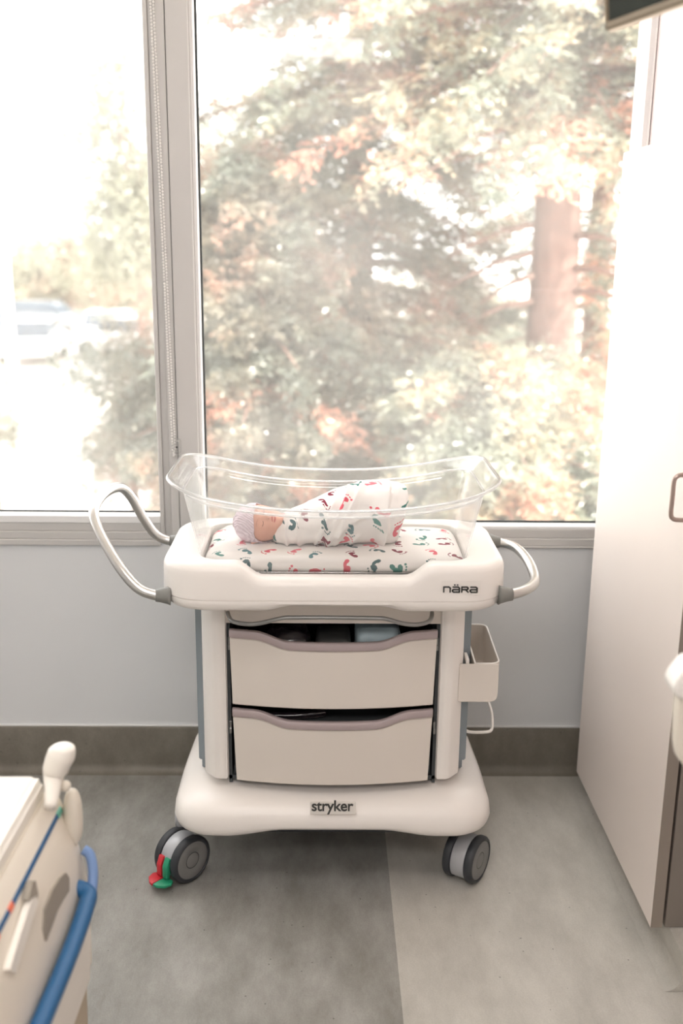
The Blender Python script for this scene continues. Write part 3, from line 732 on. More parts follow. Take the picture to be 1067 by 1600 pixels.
# baby: one continuous mesh from crown to feet, wrapped
HC = Vector((-.154, -.532, .949))
Fv = Vector((.08, -.84, .54)).normalized()                  # face direction
Uv = Vector((-1, -.02, .06)); Uv = (Uv-Fv*Uv.dot(Fv)).normalized()   # crown direction
Sv = Uv.cross(Fv)
def head_r(u, a):
    """u: -1 chin .. 1 crown; a: angle about the crown axis, 0 = face. returns local (side, front, up)"""
    return None
def H(s, f, u): return HC+Sv*s+Fv*f+Uv*u
prof = [(.066, .004), (.064, .018), (.058, .031), (.047, .042), (.033, .0485), (.016, .0515), (.0, .051), (-.014, .048), (-.028, .043), (-.040, .036), (-.050, .030), (-.058, .024)]
us = np.interp(np.linspace(0, 1, 45), np.linspace(0, 1, len(prof)), [p_[0] for p_ in prof]); rs = np.interp(np.linspace(0, 1, 45), np.linspace(0, 1, len(prof)), [p_[1] for p_ in prof])
rings = []; NA = 64; us = us*.95; rs = rs*.91
g = lambda x, y, x0, y0, sx, sy: math.exp(-((x-x0)/sx)**2-((y-y0)/sy)**2)
for u, r_ in zip(us, rs):
    ring = []
    for k in range(NA):
        a = 2*PI*k/NA; s = math.sin(a)*r_*.93; f = math.cos(a)*r_*1.08
        if f < 0: f *= 1.12
        if f > 0:
            b = .0105*g(s, u, 0, -.010, .0055, .006)+.004*g(s, u, 0, .000, .004, .010)           # nose
            b += .0045*(g(s, u, 0, -.0235, .010, .003)+g(s, u, 0, -.029, .008, .0028))-.002*g(s, u, 0, -.0262, .010, .0012)   # lips
            b += .006*g(s, u, 0, -.042, .012, .007)                                              # chin
            b += .005*(g(s, u, .022, -.016, .013, .014)+g(s, u, -.022, -.016, .013, .014))       # cheeks
            b -= .0045*(g(s, u, .015, .003, .008, .005)+g(s, u, -.015, .003, .008, .005))        # sockets
            b += .0028*(g(s, u, .015, .002, .0055, .0032)+g(s, u, -.015, .002, .0055, .0032))    # lids
            b += .002*(g(s, u, .014, .011, .010, .004)+g(s, u, -.014, .011, .010, .004))         # brow
            f += b
        ring.append(H(s, f, u))
    rings.append(ring)
# neck, shoulders, trunk and bent legs inside the wrap
for x, y, z, ry, rz in ((-.113, -.52, .934, .022, .022), (-.098, -.515, .933, .028, .025), (-.070, -.505, .936, .046, .028), (-.03, -.50, .944, .056, .036), (.03, -.50, .95, .055, .042), (.08, -.50, .962, .055, .05), (.12, -.50, .97, .05, .052), (.15, -.50, .972, .035, .04), (.16, -.50, .972, .012, .014)):
    ring = []
    for k in range(NA):
        a = 2*PI*k/NA
        ring.append(Vector((x, y, z))+Sv.cross(Vector((1, 0, 0))).normalized()*0+Vector((0, -1, 0))*math.cos(a)*ry*Fv.y*-1*0+Vector((0, 1, 0))*(math.sin(a)*Sv.y+math.cos(a)*Fv.y)*ry+Vector((0, 0, 1))*(math.sin(a)*Sv.z+math.cos(a)*Fv.z)*rz)
    rings.append(ring)
baby = mk('baby', *loft(rings), M['skin']); tag(baby, 'sleeping newborn in a lilac cap swaddled in a footprint blanket', 'person')
def face_at(s, u, lift=.0006):
    """surface point of the face nearest local (s, u)"""
    best = None
    for v in vs_face:
        d = (v[0]-s)**2+(v[1]-u)**2
        if v[2] > 0 and (best is None or d < best[0]): best = (d, v)
    return H(best[1][0], best[1][2]+lift, best[1][1])
vs_face = [((p_-HC).dot(Sv), (p_-HC).dot(Uv), (p_-HC).dot(Fv)) for r_ in rings[:45] for p_ in r_]
def fsurf(s, u):
    r_ = np.interp(-u, -us, rs); k = s/(r_*.93); k = max(-.98, min(.98, k)); f = math.sqrt(1-k*k)*r_*1.08
    f += .0105*g(s, u, 0, -.010, .0055, .006)+.004*g(s, u, 0, .0, .004, .010)+.0045*(g(s, u, 0, -.0235, .010, .003)+g(s, u, 0, -.029, .008, .0028))-.002*g(s, u, 0, -.0262, .010, .0012)+.006*g(s, u, 0, -.042, .012, .007)+.005*(g(s, u, .022, -.016, .013, .014)+g(s, u, -.022, -.016, .013, .014))-.0045*(g(s, u, .015, .003, .008, .005)+g(s, u, -.015, .003, .008, .005))+.0028*(g(s, u, .015, .002, .0055, .0032)+g(s, u, -.015, .002, .0055, .0032))+.002*(g(s, u, .014, .011, .010, .004)+g(s, u, -.014, .011, .010, .004))
    return f
for sd in (-1, 1):
    pl = [H(sd*(.009+.012*t), fsurf(sd*(.009+.012*t), -.001-.0018*math.sin(PI*t))+.0002, -.001-.0018*math.sin(PI*t)) for t in np.linspace(0, 1, 10)]
    tube('closed_eyelid', pl, .0006, M['lash'], baby, 6)
    pl = [H(sd*(.008+.015*t), fsurf(sd*(.008+.015*t), .011+.002*math.sin(PI*t))+.0001, .011+.002*math.sin(PI*t)) for t in np.linspace(0, 1, 8)]
    tube('eyebrow', pl, .0005, mat('brow', srgb(186, 140, 120), .8), baby, 5)
    tube('nostril', [H(sd*.0022, fsurf(sd*.0022, -.0145)-.0004, -.0145), H(sd*.0036, fsurf(sd*.0036, -.0145)-.0004, -.0145)], .0007, M['lash'], baby, 6)
for u0, du, rr_ in ((-.0238, .0012, .0014), (-.0285, -.0012, .0017)):
    pl = [H(s_, fsurf(s_, u0+du*(1-(s_/.009)**2))-.0004, u0+du*(1-(s_/.009)**2)) for s_ in np.linspace(-.009, .009, 11)]
    tube('lip', pl, [rr_*max(.25, math.sqrt(1-(t*t)*.95)) for t in np.linspace(-1, 1, 11)], M['lip'], baby, 8)
for sd in (-1, 1):                                              # ears under the cap edge
    e0 = [H(sd*(.0455+.004*math.sin(t)), -.012+.008*math.cos(t), .010+.012*math.sin(t)) for t in np.linspace(0, 2*PI, 14, endpoint=False)]
    tube('ear', e0, .0028, M['skin'], baby, 8, True)
# cap
rings = []
us2 = np.linspace(0, 1, 30)
for t in us2:
    ring = []
    for k in range(NA):
        a = 2*PI*k/NA; ca = math.cos(a)
        ue = .021 if ca > 0 else .021
        ue = .022-.050*sstep(.55, -.9, ca) - .006*abs(math.sin(a))     # the edge runs from brow down past the ear to the nape
        u = .0665+(ue-.0665)*t**.8
        r_ = np.interp(-u, -us, rs); off = .0045+.0012*math.sin(a*9+u*160)*(1-t)+.0014*math.sin(14*a+u*260+2)*t*(.4+.6*abs(math.sin(a)))
        r2 = r_+off if t > .02 else .005
        s = math.sin(a)*r2*.93; f = ca*r2*1.08
        if f < 0: f *= 1.10
        ring.append(H(s, f, u+.004*(1-t)))
    rings.append(ring)
hat = mk('cap', *loft(rings, True, True, False), M['hat'], baby); md = hat.modifiers.new('thickness', 'SOLIDIFY'); md.thickness = .002; md.offset = 1
hat['label'] = 'lilac pleated knitted cap'
cw = H(0, 0, .069)
tubes('cap_gather', [([cw+Vector((.003, 0, 0)), cw+Sv*math.cos(k*1.05)*.010+Fv*math.sin(k*1.05)*.010-Uv*.001, cw+Sv*math.cos(k*1.05)*.017+Fv*math.sin(k*1.05)*.017-Uv*.008], .0026) for k in range(6)], M['hat'], hat, 6)

# swaddle
FOLDS = []
for pts_, am, w1, w2 in ((((552, 755), (536, 790), (520, 820), (506, 860)), .0065, .016, .0022), (((572, 755), (553, 785), (537, 812), (523, 845)), .005, .010, .002), (((612, 797), (580, 803), (556, 812), (530, 833)), .006, .002, .014),
        (((600, 775), (598, 800), (603, 830), (598, 862)), .007, .0022, .014), (((476, 790), (464, 820), (468, 862)), .005, .010, .002), (((520, 790), (503, 826), (488, 860)), .004, .008, .002), (((455, 800), (446, 825), (452, 862)), .004, .002, .008), (((560, 835), (548, 848), (545, 862)), .003, .006, .002)):
    FOLDS.append(([(v.x, v.z) for v in (at(*q, y=-.572) for q in smooth_path([(a, b, 0) for a, b in pts_], 3) and [(p.x, p.y) for p in smooth_path([(a, b, 0) for a, b in pts_], 3)])], am, w1, w2))
def swaddle():
    key = [(-.126, .952, .036, .905, -.525), (-.116, .962, .048, .900, -.522), (-.092, .973, .063, .899, -.516), (-.05, .988, .076, .899, -.508), (-.005, 1.010, .084, .899, -.502), (.04, 1.028, .088, .899, -.497), (.085, 1.041, .088, .899, -.497), (.125, 1.046, .084, .899, -.497), (.150, 1.044, .078, .899, -.497), (.165, 1.034, .070, .900, -.498), (.172, 1.014, .058, .903, -.50), (.174, .985, .035, .925, -.50)]
    kx = np.array(key); T_ = np.linspace(0, 1, 180); kt = np.linspace(0, 1, len(key))
    rings = []; uvs = []; N = 150
    for t in T_:
        x, zt_, hw, zb, yc = [np.interp(t, kt, kx[:, i]) for i in range(5)]
        ring = []
        zc = (zt_+zb)/2; hz = (zt_-zb)/2; arc = 0; prev = None
        for k in range(N):
            a = 2*PI*k/N-PI/2     # start at the bottom
            ca, sa = math.cos(a), math.sin(a)
            y = yc-hw*math.copysign(abs(ca)**.85, ca); z = zc+hz*math.copysign(abs(sa)**(.62 if sa < 0 else .95), sa)
            q = Vector((x, y, z))
            # wrap folds: diagonal ridges crossing the front
            rid = .0045*noise.noise(Vector((x*22, y*16, z*24)))+.0016*noise.noise(Vector((x*60, y*40, z*50)))
            if ca > -.25:
                for pl, am, w1, w2 in FOLDS:
                    dmin = 9; sg_ = 1
                    for (ax, az), (bx_, bz_) in zip(pl, pl[1:]):
                        ex_, ez_ = bx_-ax, bz_-az; q2 = ex_*ex_+ez_*ez_; tt = max(0, min(1, ((x-ax)*ex_+(z-az)*ez_)/q2))
                        dx_, dz_ = x-ax-ex_*tt, z-az-ez_*tt; d_ = math.hypot(dx_, dz_)
                        if d_ < dmin: dmin = d_; sg_ = 1 if ex_*dz_-ez_*dx_ > 0 else -1
                    rid += am*1.7*(math.exp(-(dmin/w1)**1.5) if sg_ > 0 else math.exp(-(dmin/w2)**2))*min(1, (ca+.25)*3)
            n_ = Vector((0, -ca, sa)).normalized()
            if z > .903 or rid > 0: q += n_*rid*(1 if sa > -.9 else .2)
            # end of the bundle leans outwards at the top
            q.x += .030*sstep(.90, 1.04, z)*sstep(.10, .17, x)
            ring.append(q)
            if prev is not None: arc += (q-prev).length
            prev = q; uvs.append((x*1.02+.021+(.06 if x > .14 else 0)*0, arc*1.0+.37+.25*x))
        rings.append(ring)
    vs, fs = loft(rings, True, True, True)
    return vs, fs, uvs
vs, fs, uvs = swaddle()
bl = mk('swaddle_blanket', vs, fs, M['foot'], baby, True, uvs); bl['label'] = 'white swaddle printed with red and green footprints'

# ================================================================== HOSPITAL BED (foreground left)
bed = tag(empty('hospital_bed', (-.9, -2.1, 0)), 'white hospital bed corner with blue grip in the left foreground', 'bed')
BY = -1.30      # far end of the bed
def Q(px, py, y=BY): return at(px, py, y=y)
xo = -.445
# section of the side rail (x, z), swept toward the camera with a slight fall
def sweep(name, sec, y0, y1, m, dz=0.0, dx=0.0, bev=.004, parent=bed, seg=3):
    bm = bmesh.new(); n = len(sec)
    V0 = [bm.verts.new((x, y0, z)) for x, z in sec]; V1 = [bm.verts.new((x+dx, y1, z+dz)) for x, z in sec]
    bm.faces.new(V0); bm.faces.new(V1)
    for i in range(n): bm.faces.new((V0[i], V0[(i+1) % n], V1[(i+1) % n], V1[i]))
    bmesh.ops.recalc_face_normals(bm, faces=bm.faces)
    if bev: bmesh.ops.bevel(bm, geom=[e for e in bm.edges if e.calc_face_angle(0) > .3], offset=bev, segments=seg, affect='EDGES', clamp_overlap=True)
    return auto(bmo(name, bm, m, parent), 45)
sweep('bed_shell', [(-1.30, .44), (-1.30, .705), (-.500, .705), (-.488, .698), (-.486, .66), (-.486, .44)], BY, -2.9, M['bedwhite'], 0, -.03, .012)
sweep('side_rail', [(-.490, .30), (-.490, .665), (-.486, .676), (-.478, .670), (-.445, .575), (-.426, .47), (-.430, .30)], BY+.03, -2.9, M['bedbeige'], 0, -.03, .008)
sweep('rail_stripe', [(-.488, .628), (-.488, .636), (-.4655, .636), (-.4625, .628)], BY, -2.9, M['blue'], 0, -.03, .0005)
sweep('lower_panel', [(-.50, .15), (-.50, .36), (-.452, .36), (-.436, .30), (-.44, .15)], BY+.015, -2.9, M['bedtan'], 0, -.03, .01)
sweep('frame_cover', [(-.47, .27), (-.47, .42), (-.43, .42), (-.424, .38), (-.432, .27)], BY+.02, -2.9, M['bedwhite'], 0, -.03, .01)
tube('blue_grip', smooth_path([(-.440, BY-.02, .495), (-.416, BY-.03, .49), (-.412, BY-.06, .485), (-.414, BY-.2, .478), (-.430, BY-.6, .47), (-.45, -2.9, .46)], 6), .015, M['blue'], bed, 14)
tube('grip_cap', smooth_path([(-.432, BY+.02, .545), (-.420, BY+.018, .535), (-.413, BY+.005, .51), (-.412, BY-.02, .478)], 6), .009, M['sky_blue'], bed, 12)
for y0, y1 in ((BY-.255, BY-.275), (BY-.325, BY-.35)): sweep('orange_mark', [(-.488, .627), (-.488, .637), (-.4695, .637), (-.4665, .627)], y0, y1, M['orange'], 0, 0, .001)
sweep('mint_mark', [(-.486, .627), (-.486, .637), (-.4640, .637), (-.4610, .627)], BY+.012, BY-.012, M['mint'], 0, 0, .001)
crumple_v = None
def blob(name, c, s, m, e=.8, rot=None):
    n = 14; rings = []; sg = lambda v, e: math.copysign(abs(v)**e, v)
    for i in range(n+1):
        t = -PI/2+PI*i/n
        ring = []
        for j in range(2*n):
            f = 2*PI*j/(2*n); q = Vector((s[0]*sg(math.cos(t), e)*sg(math.cos(f), e), s[1]*sg(math.cos(t), e)*sg(math.sin(f), e), s[2]*sg(math.sin(t), e)))
            if rot: q = rot @ q
            ring.append(q+Vector(c))
        rings.append(ring)
    return mk(name, *loft(rings), m, bed)
gp = [Q(78, 1262, BY-.06), Q(82, 1236, BY-.03), Q(84, 1212), Q(90, 1192), Q(98, 1174), Q(99, 1163)]
gp = smooth_path(gp, 6); gr = list(np.interp(np.linspace(0, 1, len(gp)), [0, .3, .5, .75, .92, 1], [.010, .015, .022, .024, .019, .004]))
tube('push_grip', gp, gr, M['bedwhite'], bed, 18)
kc = Q(102, 1228); blob('rail_knob', (kc.x, BY+.0, kc.z), (.010, .010, .010), M['bedbeige'], 1)
kc = Q(112, 1262); blob('rail_end', (kc.x-.004, BY+.02, kc.z-.03), (.016, .02, .055), M['bedbeige'], .8)
# hand hole, its shade painted as a dark patch, and light slot on the rail face
def on_rail(px, py): return at(px, py, x=-.4345)
def face_shape(name, pts, m, lift=.003):
    vs = []
    for q_ in pts:
        q = on_rail(*q_)
        for _ in range(6): q = at(*q_, x=float(np.interp(q.z, [.30, .47, .575, .67], [-.430, -.426, -.445, -.478]))-.03*(BY+.03-q.y)/1.63)
        xx = -.430-.0  # follow the sloping rail face
        zz = q.z; xs_ = q.x
        vs.append(Vector((xs_+lift, q.y, zz)))
    n = len(vs); vs += [v-Vector((.01, 0, 0)) for v in vs]
    return mk(name, vs, [tuple(range(n)), tuple(range(2*n-1, n-1, -1))]+[(i, (i+1) % n, n+(i+1) % n, n+i) for i in range(n)], m, bed, False)
face_shape('hand_hole_shade', [(66, 1450), (68, 1420), (80, 1390), (92, 1372), (101, 1364), (106, 1372), (106, 1392), (98, 1404), (88, 1422), (78, 1450), (70, 1470)], M['recess_shade'])
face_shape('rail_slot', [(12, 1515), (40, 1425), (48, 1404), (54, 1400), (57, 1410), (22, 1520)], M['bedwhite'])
face_shape('slot_shadow', [(42, 1406), (48, 1378), (53, 1376), (57, 1396), (56, 1404), (49, 1402)], M['recess_shade'])
bm = bmesh.new()
add_box(bm, -1.25, -.52, -2.9, BY-.1, .22, .30)
for x in (-.60, -1.2): add_box(bm, x-.03, x+.03, -1.50, -1.44, .0, .24)
for x in (-.60, -1.2): add_box(bm, x-.03, x+.03, -2.8, -2.74, .0, .24)
bmo('bed_frame', bm, M['bar'], bed, False)

# ================================================================== TELEVISION (upper right), equipment at the right edge
A = at(944, 49, y=-1.2); B = at(1067, 5, y=-1.29)
ex = (B-A).normalized(); upv = Vector((0, .10, 1)); nrm = ex.cross(upv).normalized(); upv = nrm.cross(ex).normalized()*-1
if upv.z < 0: upv = -upv
if nrm.y > 0: nrm = -nrm
TM = Matrix(((ex.x, upv.x, nrm.x, A.x), (ex.y, upv.y, nrm.y, A.y), (ex.z, upv.z, nrm.z, A.z), (0, 0, 0, 1)))
tv = tag(empty('wall_television', A), 'dark flat screen television with shiny bezel hanging upper right', 'television')
bm = bmesh.new(); W_, H_, T_ = .72, .44, .018
for a in ((0, W_, 0, .016, -T_, 0), (0, W_, H_-.016, H_, -T_, 0), (0, .008, 0, H_, -T_, 0), (W_-.008, W_, 0, H_, -T_, 0)): add_box(bm, *a, TM)
add_box(bm, .004, W_-.004, .004, H_-.004, -T_, -T_*.6, TM)
bmesh.ops.bevel(bm, geom=bm.edges[:], offset=.0035, segments=2, affect='EDGES')
auto(bmo('bezel', bm, M['tvmetal'], tv))
box('screen', .007, W_-.007, .014, H_-.014, -.010, -.003, mat('tv_screen', srgb(44, 50, 46), .06), tv, 0, mt=TM)
pc = TM @ Vector((W_/2, H_/2, -T_)); tubes('wall_arm', [([pc, Vector((pc.x+.1, pc.y+.15, pc.z)), Vector((XR-.001, pc.y+.3, pc.z))], .02)], M['dark'], tv)

eq = tag(empty('equipment_stand', (.66, -1.45, 0)), 'white plastic equipment holder cut off by the right edge, before the wardrobe', 'stand')
EY = -1.45
e = lambda px, py: at(px, py, y=EY)
def poly3(name, pts, th, m):
    P3 = [e(*q) for q in pts]; return prism(name, [(v.x, v.z) for v in P3], 'y', EY-th/2, EY+th/2, m, eq, .005, 3)
poly3('holder_head', [(1165, 1005), (1068, 1030), (1050, 1052), (1044, 1066), (1047, 1078), (1062, 1086), (1165, 1086)], .05, M['white'])
poly3('holder_plate', [(1165, 1080), (1057, 1080), (1054, 1110), (1053, 1160), (1056, 1180), (1064, 1192), (1078, 1197), (1165, 1197)], .03, M['bedbeige'])
c1 = e(1150, 1190); tube('stand_pole', [(c1.x, EY, c1.z), (c1.x, EY, .02)], .012, M['steel'], eq)
c0 = c1.x
vs, fs = lathe_vf([(0, .0), (.11, .0), (.11, .012), (.03, .022), (0, .022)], Matrix.Translation((c0+.06, EY, 0)), 24); mk('stand_foot', vs, fs, M['bedbeige'], eq)

# ================================================================== OUTSIDE
OG = -2.4
struct(box('ground', -90, 90, .6, 160, OG-.2, OG, M['ground'], bev=0))
def needles(name, twigs, m, parent, nl=10, L=.055, W=.012, spread=.9):
    """twigs: array (n, 9): base xyz, dir*length xyz, side normal xyz.  one joined foliage mesh"""
    tw = np.asarray(twigs); n = len(tw); B_ = tw[:, None, 0:3]; D = tw[:, None, 3:6]; S = tw[:, None, 6:9]
    s = (np.arange(nl)/nl)[None, :, None]+.08*rng.random((n, nl, 1)); side = np.where(np.arange(nl) % 2 == 0, 1., -1.)[None, :, None]
    p0 = B_+D*s; dn = D/np.linalg.norm(D, axis=2, keepdims=True)
    dr = dn*.75+S*side*spread+rng.normal(0, .28, (n, nl, 3)); dr /= np.linalg.norm(dr, axis=2, keepdims=True)
    ln = L*(1-.55*s)*(.7+.6*rng.random((n, nl, 1)))
    sw = np.cross(dr, rng.normal(0, 1, (n, nl, 3))); sw /= np.linalg.norm(sw, axis=2, keepdims=True)+1e-9
    mid = p0+dr*ln*.55; tip = p0+dr*ln
    V = np.stack([p0, mid-sw*W*.5, tip, mid+sw*W*.5], axis=2).reshape(-1, 3)
    nf = len(V)//4; og = np.array(ORG[parent.name])
    me = bpy.data.meshes.new(name); me.vertices.add(len(V)); me.vertices.foreach_set('co', (V-og).astype(np.float32).ravel())
    me.loops.add(len(V)); me.loops.foreach_set('vertex_index', np.arange(len(V), dtype=np.int32))
    me.polygons.add(nf); me.polygons.foreach_set('loop_start', np.arange(nf, dtype=np.int32)*4); me.update(calc_edges=True)
    me.materials.append(m); o = bpy.data.objects.new(name, me); COL.objects.link(o); o.parent = parent; ORG[o.name] = ORG[parent.name]; o['kind'] = 'stuff'; return o
def nrm_(v): return v/(np.linalg.norm(v, axis=-1, keepdims=True)+1e-9)
def bough_twigs(base, ang, length, droop, n, tl, tilt=.1, flat=.36, twist=0):
    """one bough: curve going out from base at heading ang, drooping; twigs along both sides in a flat spray"""
    t = (.12+.88*rng.random(n)**.7)
    dirh = np.array([math.cos(ang), math.sin(ang), 0.])
    P = base+dirh*length*t[:, None]+np.array([0, 0, 1.])*(tilt*length*t-droop*length*t**2)[:, None]
    T_ = nrm_(dirh*1.0+np.array([0, 0, 1.])*(tilt-2*droop*t)[:, None])
    sd = np.array([-math.sin(ang), math.cos(ang), 0.]); sg = np.where(rng.random(n) > .5, 1., -1.)[:, None]
    D = nrm_(T_*.7+sd*sg*.9+rng.normal(0, flat, (n, 3))+np.array([0, 0, -.22]))
    ln = tl*(1.1-.6*t)[:, None]*(.6+.8*rng.random((n, 1)))
    S = nrm_(np.cross(D, np.array([0, 0, 1.]))+rng.normal(0, .3, (n, 3)))
    P = P+rng.normal(0, .05, (n, 3))
    return np.concatenate([P, D*ln, S], 1)
def conifer(x, y, zlo, zhi, rad, nb, ntw, label, m, trunk_r=.28, nl=11, L=.07, W=.016, tl=.42, skip=None, rust=.05, bare=None, face=.5, rusty=0, name='redwood_tree'):
    t = tag(empty(name, (x, y, OG)), label, 'tree')
    path = [(x, y, OG), (x+.02, y, (zlo+OG)/2), (x, y, min(1.0, zhi*.3)), (x-.02, y, zhi*.6), (x, y, zhi)]
    vs, fs = tube_vf(smooth_path(path, 6), [trunk_r*(1.25-.75*i/24) for i in range(25)], 20)
    for i, v in enumerate(vs): a = math.atan2(v.y-y, v.x-x); r = 1+.05*math.sin(a*9+v.z*.8)+.03*math.sin(a*17); vs[i] = Vector((x+(v.x-x)*r, y+(v.y-y)*r, v.z))
    mk('trunk', vs, fs, M['bark'], t)
    tg, tr, br = [], [], []
    for i in range(nb):
        z = zlo+(zhi-zlo)*(i+rng.random())/nb; ang = rng.random()*2*PI if rng.random() > face else -PI/2+rng.normal(0, .8); k = (z-zlo)/(zhi-zlo); L_ = rad*(1-.55*k)*(.65+.5*rng.random())
        if skip and skip(z, ang): continue
        b = np.array([x, y, z]); dr = .22+.18*rng.random()
        tw = bough_twigs(b, ang, L_, dr, ntw, tl, .18*rng.random())
        (tr if rng.random() < rust else tg).append(tw)
        dirh = Vector((math.cos(ang), math.sin(ang), 0))
        br.append(([Vector(b)+dirh*L_*q+Vector((0, 0, 1))*(.09*L_*q-dr*L_*q*q) for q in (0, .3, .6, .9)], [.035, .025, .015, .006]))
    for i in range(rusty):
        z = zlo+rng.random()*.7; ang = -PI/2+rng.normal(-.4, .8); tr.append(bough_twigs(np.array([x, y, z]), ang, .9+.5*rng.random(), .45, 60, .35))
    if bare:
        for (p0, p1) in bare:
            a, b = Vector(p0), Vector(p1); br.append(([a, a.lerp(b, .35)+Vector((0, 0, .06)), a.lerp(b, .7)+Vector((0, 0, .04)), b], [.035, .028, .02, .01]))
    tubes('branch', br, M['bark'], t, 5)['kind'] = 'stuff'
    if tg: needles('foliage', np.concatenate(tg), m, t, nl, L, W)
    if tr: needles('rust_foliage', np.concatenate(tr), M['rust'], t, nl, L, W)
    return t
tp = at(866, 430, y=8.5)
def bp(px, py, y=8.3): return tuple(at(px, py, y=y))
bare = [(bp(832, y0), bp(px1, y1, 8.1)) for y0, px1, y1 in ((352, 700, 402), (395, 690, 455), (430, 715, 500), (470, 700, 520))] + [(bp(898, y0), bp(1000, y1, 8.1)) for y0, y1 in ((370, 392), (420, 448), (455, 482))]
NK = dict(nl=8, L=.10, W=.028)
conifer(tp.x, 8.5, 2.55, 9, 3.4, 250, 95, 'tall redwood with a thick bare trunk seen at the right of the window', M['leaf'], .30, tl=.42, rust=.03, bare=bare, face=.6, rusty=16, **NK)
c = at(770, 700, y=6.9)
conifer(c.x, 7.0, -2.0, .62, 2.1, 110, 100, 'young redwood with bright boughs in front of the thick trunk', M['leaf'], .04, tl=.40, rust=.08, **NK)
c = at(560, 500, y=9.5)
conifer(c.x, 9.7, -2.2, 8.5, 2.9, 270, 100, 'dense redwood tinted shady grey-green filling the middle of the window', M['leaf_shade'], .2, tl=.45, rust=.05, face=.6, **NK)
c = at(395, 600, y=7.5)
conifer(c.x, 8.0, -2.2, 2.6, 1.7, 130, 90, 'bushy redwood tinted dark as in shade just right of the window mullion', M['leaf_shade'], .08, tl=.40, rust=.06, **NK)
c = at(1010, 300, y=10)
conifer(c.x, 12, -2.0, 9, 3.2, 150, 85, 'redwood standing behind the wardrobe end of the window', M['leaf'], .2, tl=.5, rust=.05, **NK)
# broad-leaved trees and shrubs for the left pane and the gaps
def broad(x, y, z0, rx, rz, n, label, m, leaf=.09, name='leafy_tree', trunk=.1, ry=None, gap=.5):
    t = tag(empty(name, (x, y, OG)), label, 'tree'); ry = ry or rx
    vs, fs = tube_vf([(x, y, OG), (x, y, z0-rz*.5), (x+.05, y, z0)], [trunk, trunk*.8, trunk*.4], 10); mk('trunk', vs, fs, M['bark'], t)
    nc = 26; cc = rng.normal(0, 1, (nc, 3)); cc = nrm_(cc)*(rng.random((nc, 1))**.4)*np.array([rx, ry, rz])*.78
    which = rng.integers(0, nc, n); P = np.array([x, y, z0])+cc[which]+nrm_(rng.normal(0, 1, (n, 3)))*(rng.random((n, 1))**.4)*np.array([rx, ry, rz])*.36
    D = nrm_(rng.normal(0, 1, (n, 3))+np.array([0, 0, -.2]))*leaf*2.6; S = nrm_(np.cross(D, rng.normal(0, 1, (n, 3))))
    needles('foliage', np.concatenate([P, D, S], 1), m, t, 6, leaf, leaf*.42)
    tubes('branch', [([Vector((x, y, z0-rz*.5)), Vector((x, y, z0-rz*.3)).lerp(Vector(np.array([x, y, z0])+c_), .5), Vector(np.array([x, y, z0])+c_)], [trunk*.35, trunk*.2, trunk*.08]) for c_ in cc[:14]], M['bark'], t, 5)['kind'] = 'stuff'
    return t
def pt(px, py, y): return at(px, py, y=y)
c = pt(205, 640, 9); broad(c.x, 9, c.z, 1.05, 1.15, 5500, 'rusty green shrub growing below the left pane beside the mullion', M['leaf_shade'], .06, 'garden_shrub', .06)
c = pt(-12, 640, 9); broad(c.x, 9, c.z, .36, .75, 900, 'sparse twiggy shrub at the left edge of the left pane', M['leaf3'], .05, 'garden_shrub', .03)
c = pt(215, 260, 26); broad(c.x, 26, c.z, 2.4, 5.2, 5200, 'pale tall tree behind the car park beside the mullion', M['leaf3'], .16, 'leafy_tree', .2)
c = pt(105, 420, 52); broad(c.x, 52, c.z, 3.0, 2.4, 3500, 'round pale tree behind the parked cars', M['leaf3'], .26, 'leafy_tree', .2)
c = pt(215, 430, 47); broad(c.x, 47, c.z, 3.0, 2.4, 3500, 'reddish tree right of the round pale tree', M['leaf3'], .26, 'leafy_tree', .2)
c = pt(40, 440, 60); broad(c.x, 60, c.z, 3.2, 2.0, 2500, 'low hazy tree farthest left behind the car park', M['leaf3'], .32, 'leafy_tree', .2)
c = pt(330, 330, 30); broad(c.x, 30, c.z, 4.2, 5.0, 5000, 'tall hazy tree behind the bushy redwood', M['leaf3'], .2, 'leafy_tree', .2)
for px, py, Y, lb in ((480, 560, 20, 'leafy tree low behind the middle redwood'), (700, 560, 19, 'leafy tree low behind the thick trunk on its left'), (940, 640, 18, 'leafy tree low behind the thick trunk on its right')):
    c = pt(px, py, Y); broad(c.x, Y, c.z, 2.4, 2.2, 6000, lb, M['leaf3'], .12)
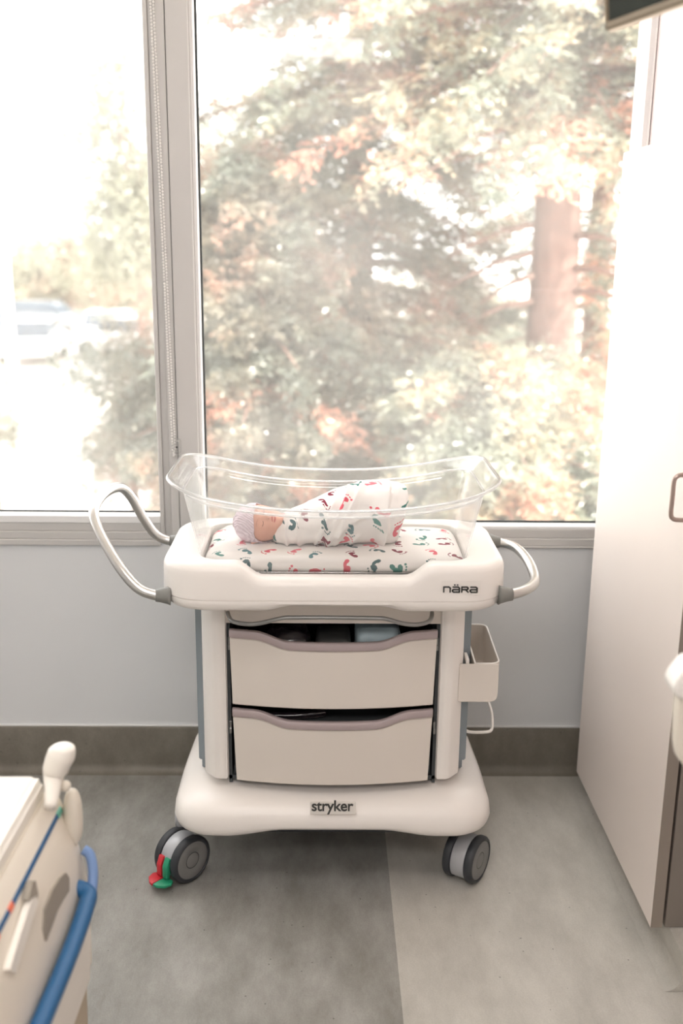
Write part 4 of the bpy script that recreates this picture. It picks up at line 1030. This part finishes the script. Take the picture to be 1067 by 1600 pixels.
# cars
def car(px, py, Y, heading, m, label, w=1.8, l=4.4):
    c = pt(px, py, Y); x, y = c.x, Y
    t = tag(empty('parked_car', (x, y, OG)), label, 'car'); t.rotation_euler = (0, 0, heading)
    def loc(vs): return [Vector(v)+Vector((x, y, OG)) for v in vs]
    body = [(-2.2, .35), (-2.2, .75), (-2.1, .92), (-1.2, 1.0), (1.35, .98), (2.05, .85), (2.2, .65), (2.2, .35)]
    cab = [(-1.9, .95), (-1.35, 1.42), (.45, 1.45), (1.25, .97)]
    mt = Matrix.Translation((x, y, OG))
    prism('car_body', body, 'x', -w/2, w/2, m, t, .06, 2, mt); prism('cabin', [(a*.97, b-.02) for a, b in cab], 'x', -w/2+.12, w/2-.12, M['car_glass'], t, .05, 2, mt)
    bm = bmesh.new(); add_box(bm, -w/2+.14, w/2-.14, -1.25, .42, 1.40, 1.46, mt); bmo('car_roof', bm, m, t, False)
    for sx in (-1, 1):
        for sy in (-1.35, 1.35):
            vs, fs = lathe_vf([(0, -.1), (.32, -.1), (.32, .1), (0, .1)], mt @ Matrix.Translation((sx*(w/2-.1), sy, .32)) @ Matrix.Rotation(PI/2, 4, 'Y'), 16); mk('wheel', vs, fs, M['rubber'], t)
car(55, 560, 33, R(6), M['car_white'], 'white car parked facing the building, left of the lamp post base')
car(178, 520, 38, R(0), M['car_white'], 'white car parked under the pale trees near the mullion')
car(207, 548, 34, R(75), M['car_white'], 'white car side-on beside the mullion')
car(48, 508, 44, R(85), M['car_dark'], 'grey car parked side-on behind the white car')
car(-6, 552, 38, R(8), M['car_dark'], 'dark car cut off by the left edge')
# lamp post
c = pt(18, 560, 22); t = tag(empty('lamp_post', (c.x, 22, OG)), 'white lamp post standing in the car park', 'lamp post')
vs, fs = tube_vf([(c.x, 22, OG), (c.x, 22, OG+.8), (c.x, 22, c.z+3.4)], [.16, .13, .10], 14); mk('pole', vs, fs, M['lamp'], t)
prism('lamp_head', [(c.x-.55, c.z+3.35), (c.x+.1, c.z+3.40), (c.x+.1, c.z+3.5), (c.x-.5, c.z+3.47)], 'y', 21.85, 22.15, M['lamp'], t, .02)
c = pt(44, 690, 9); c.x += .05; t = tag(empty('thin_stake', (c.x, 9, OG)), 'thin metal stake below the lamp post', 'stake')
tube('stake_rod', [(c.x, 9, OG), (c.x-.02, 9, at(41, 640, y=9).z)], .012, M['bar'], t)
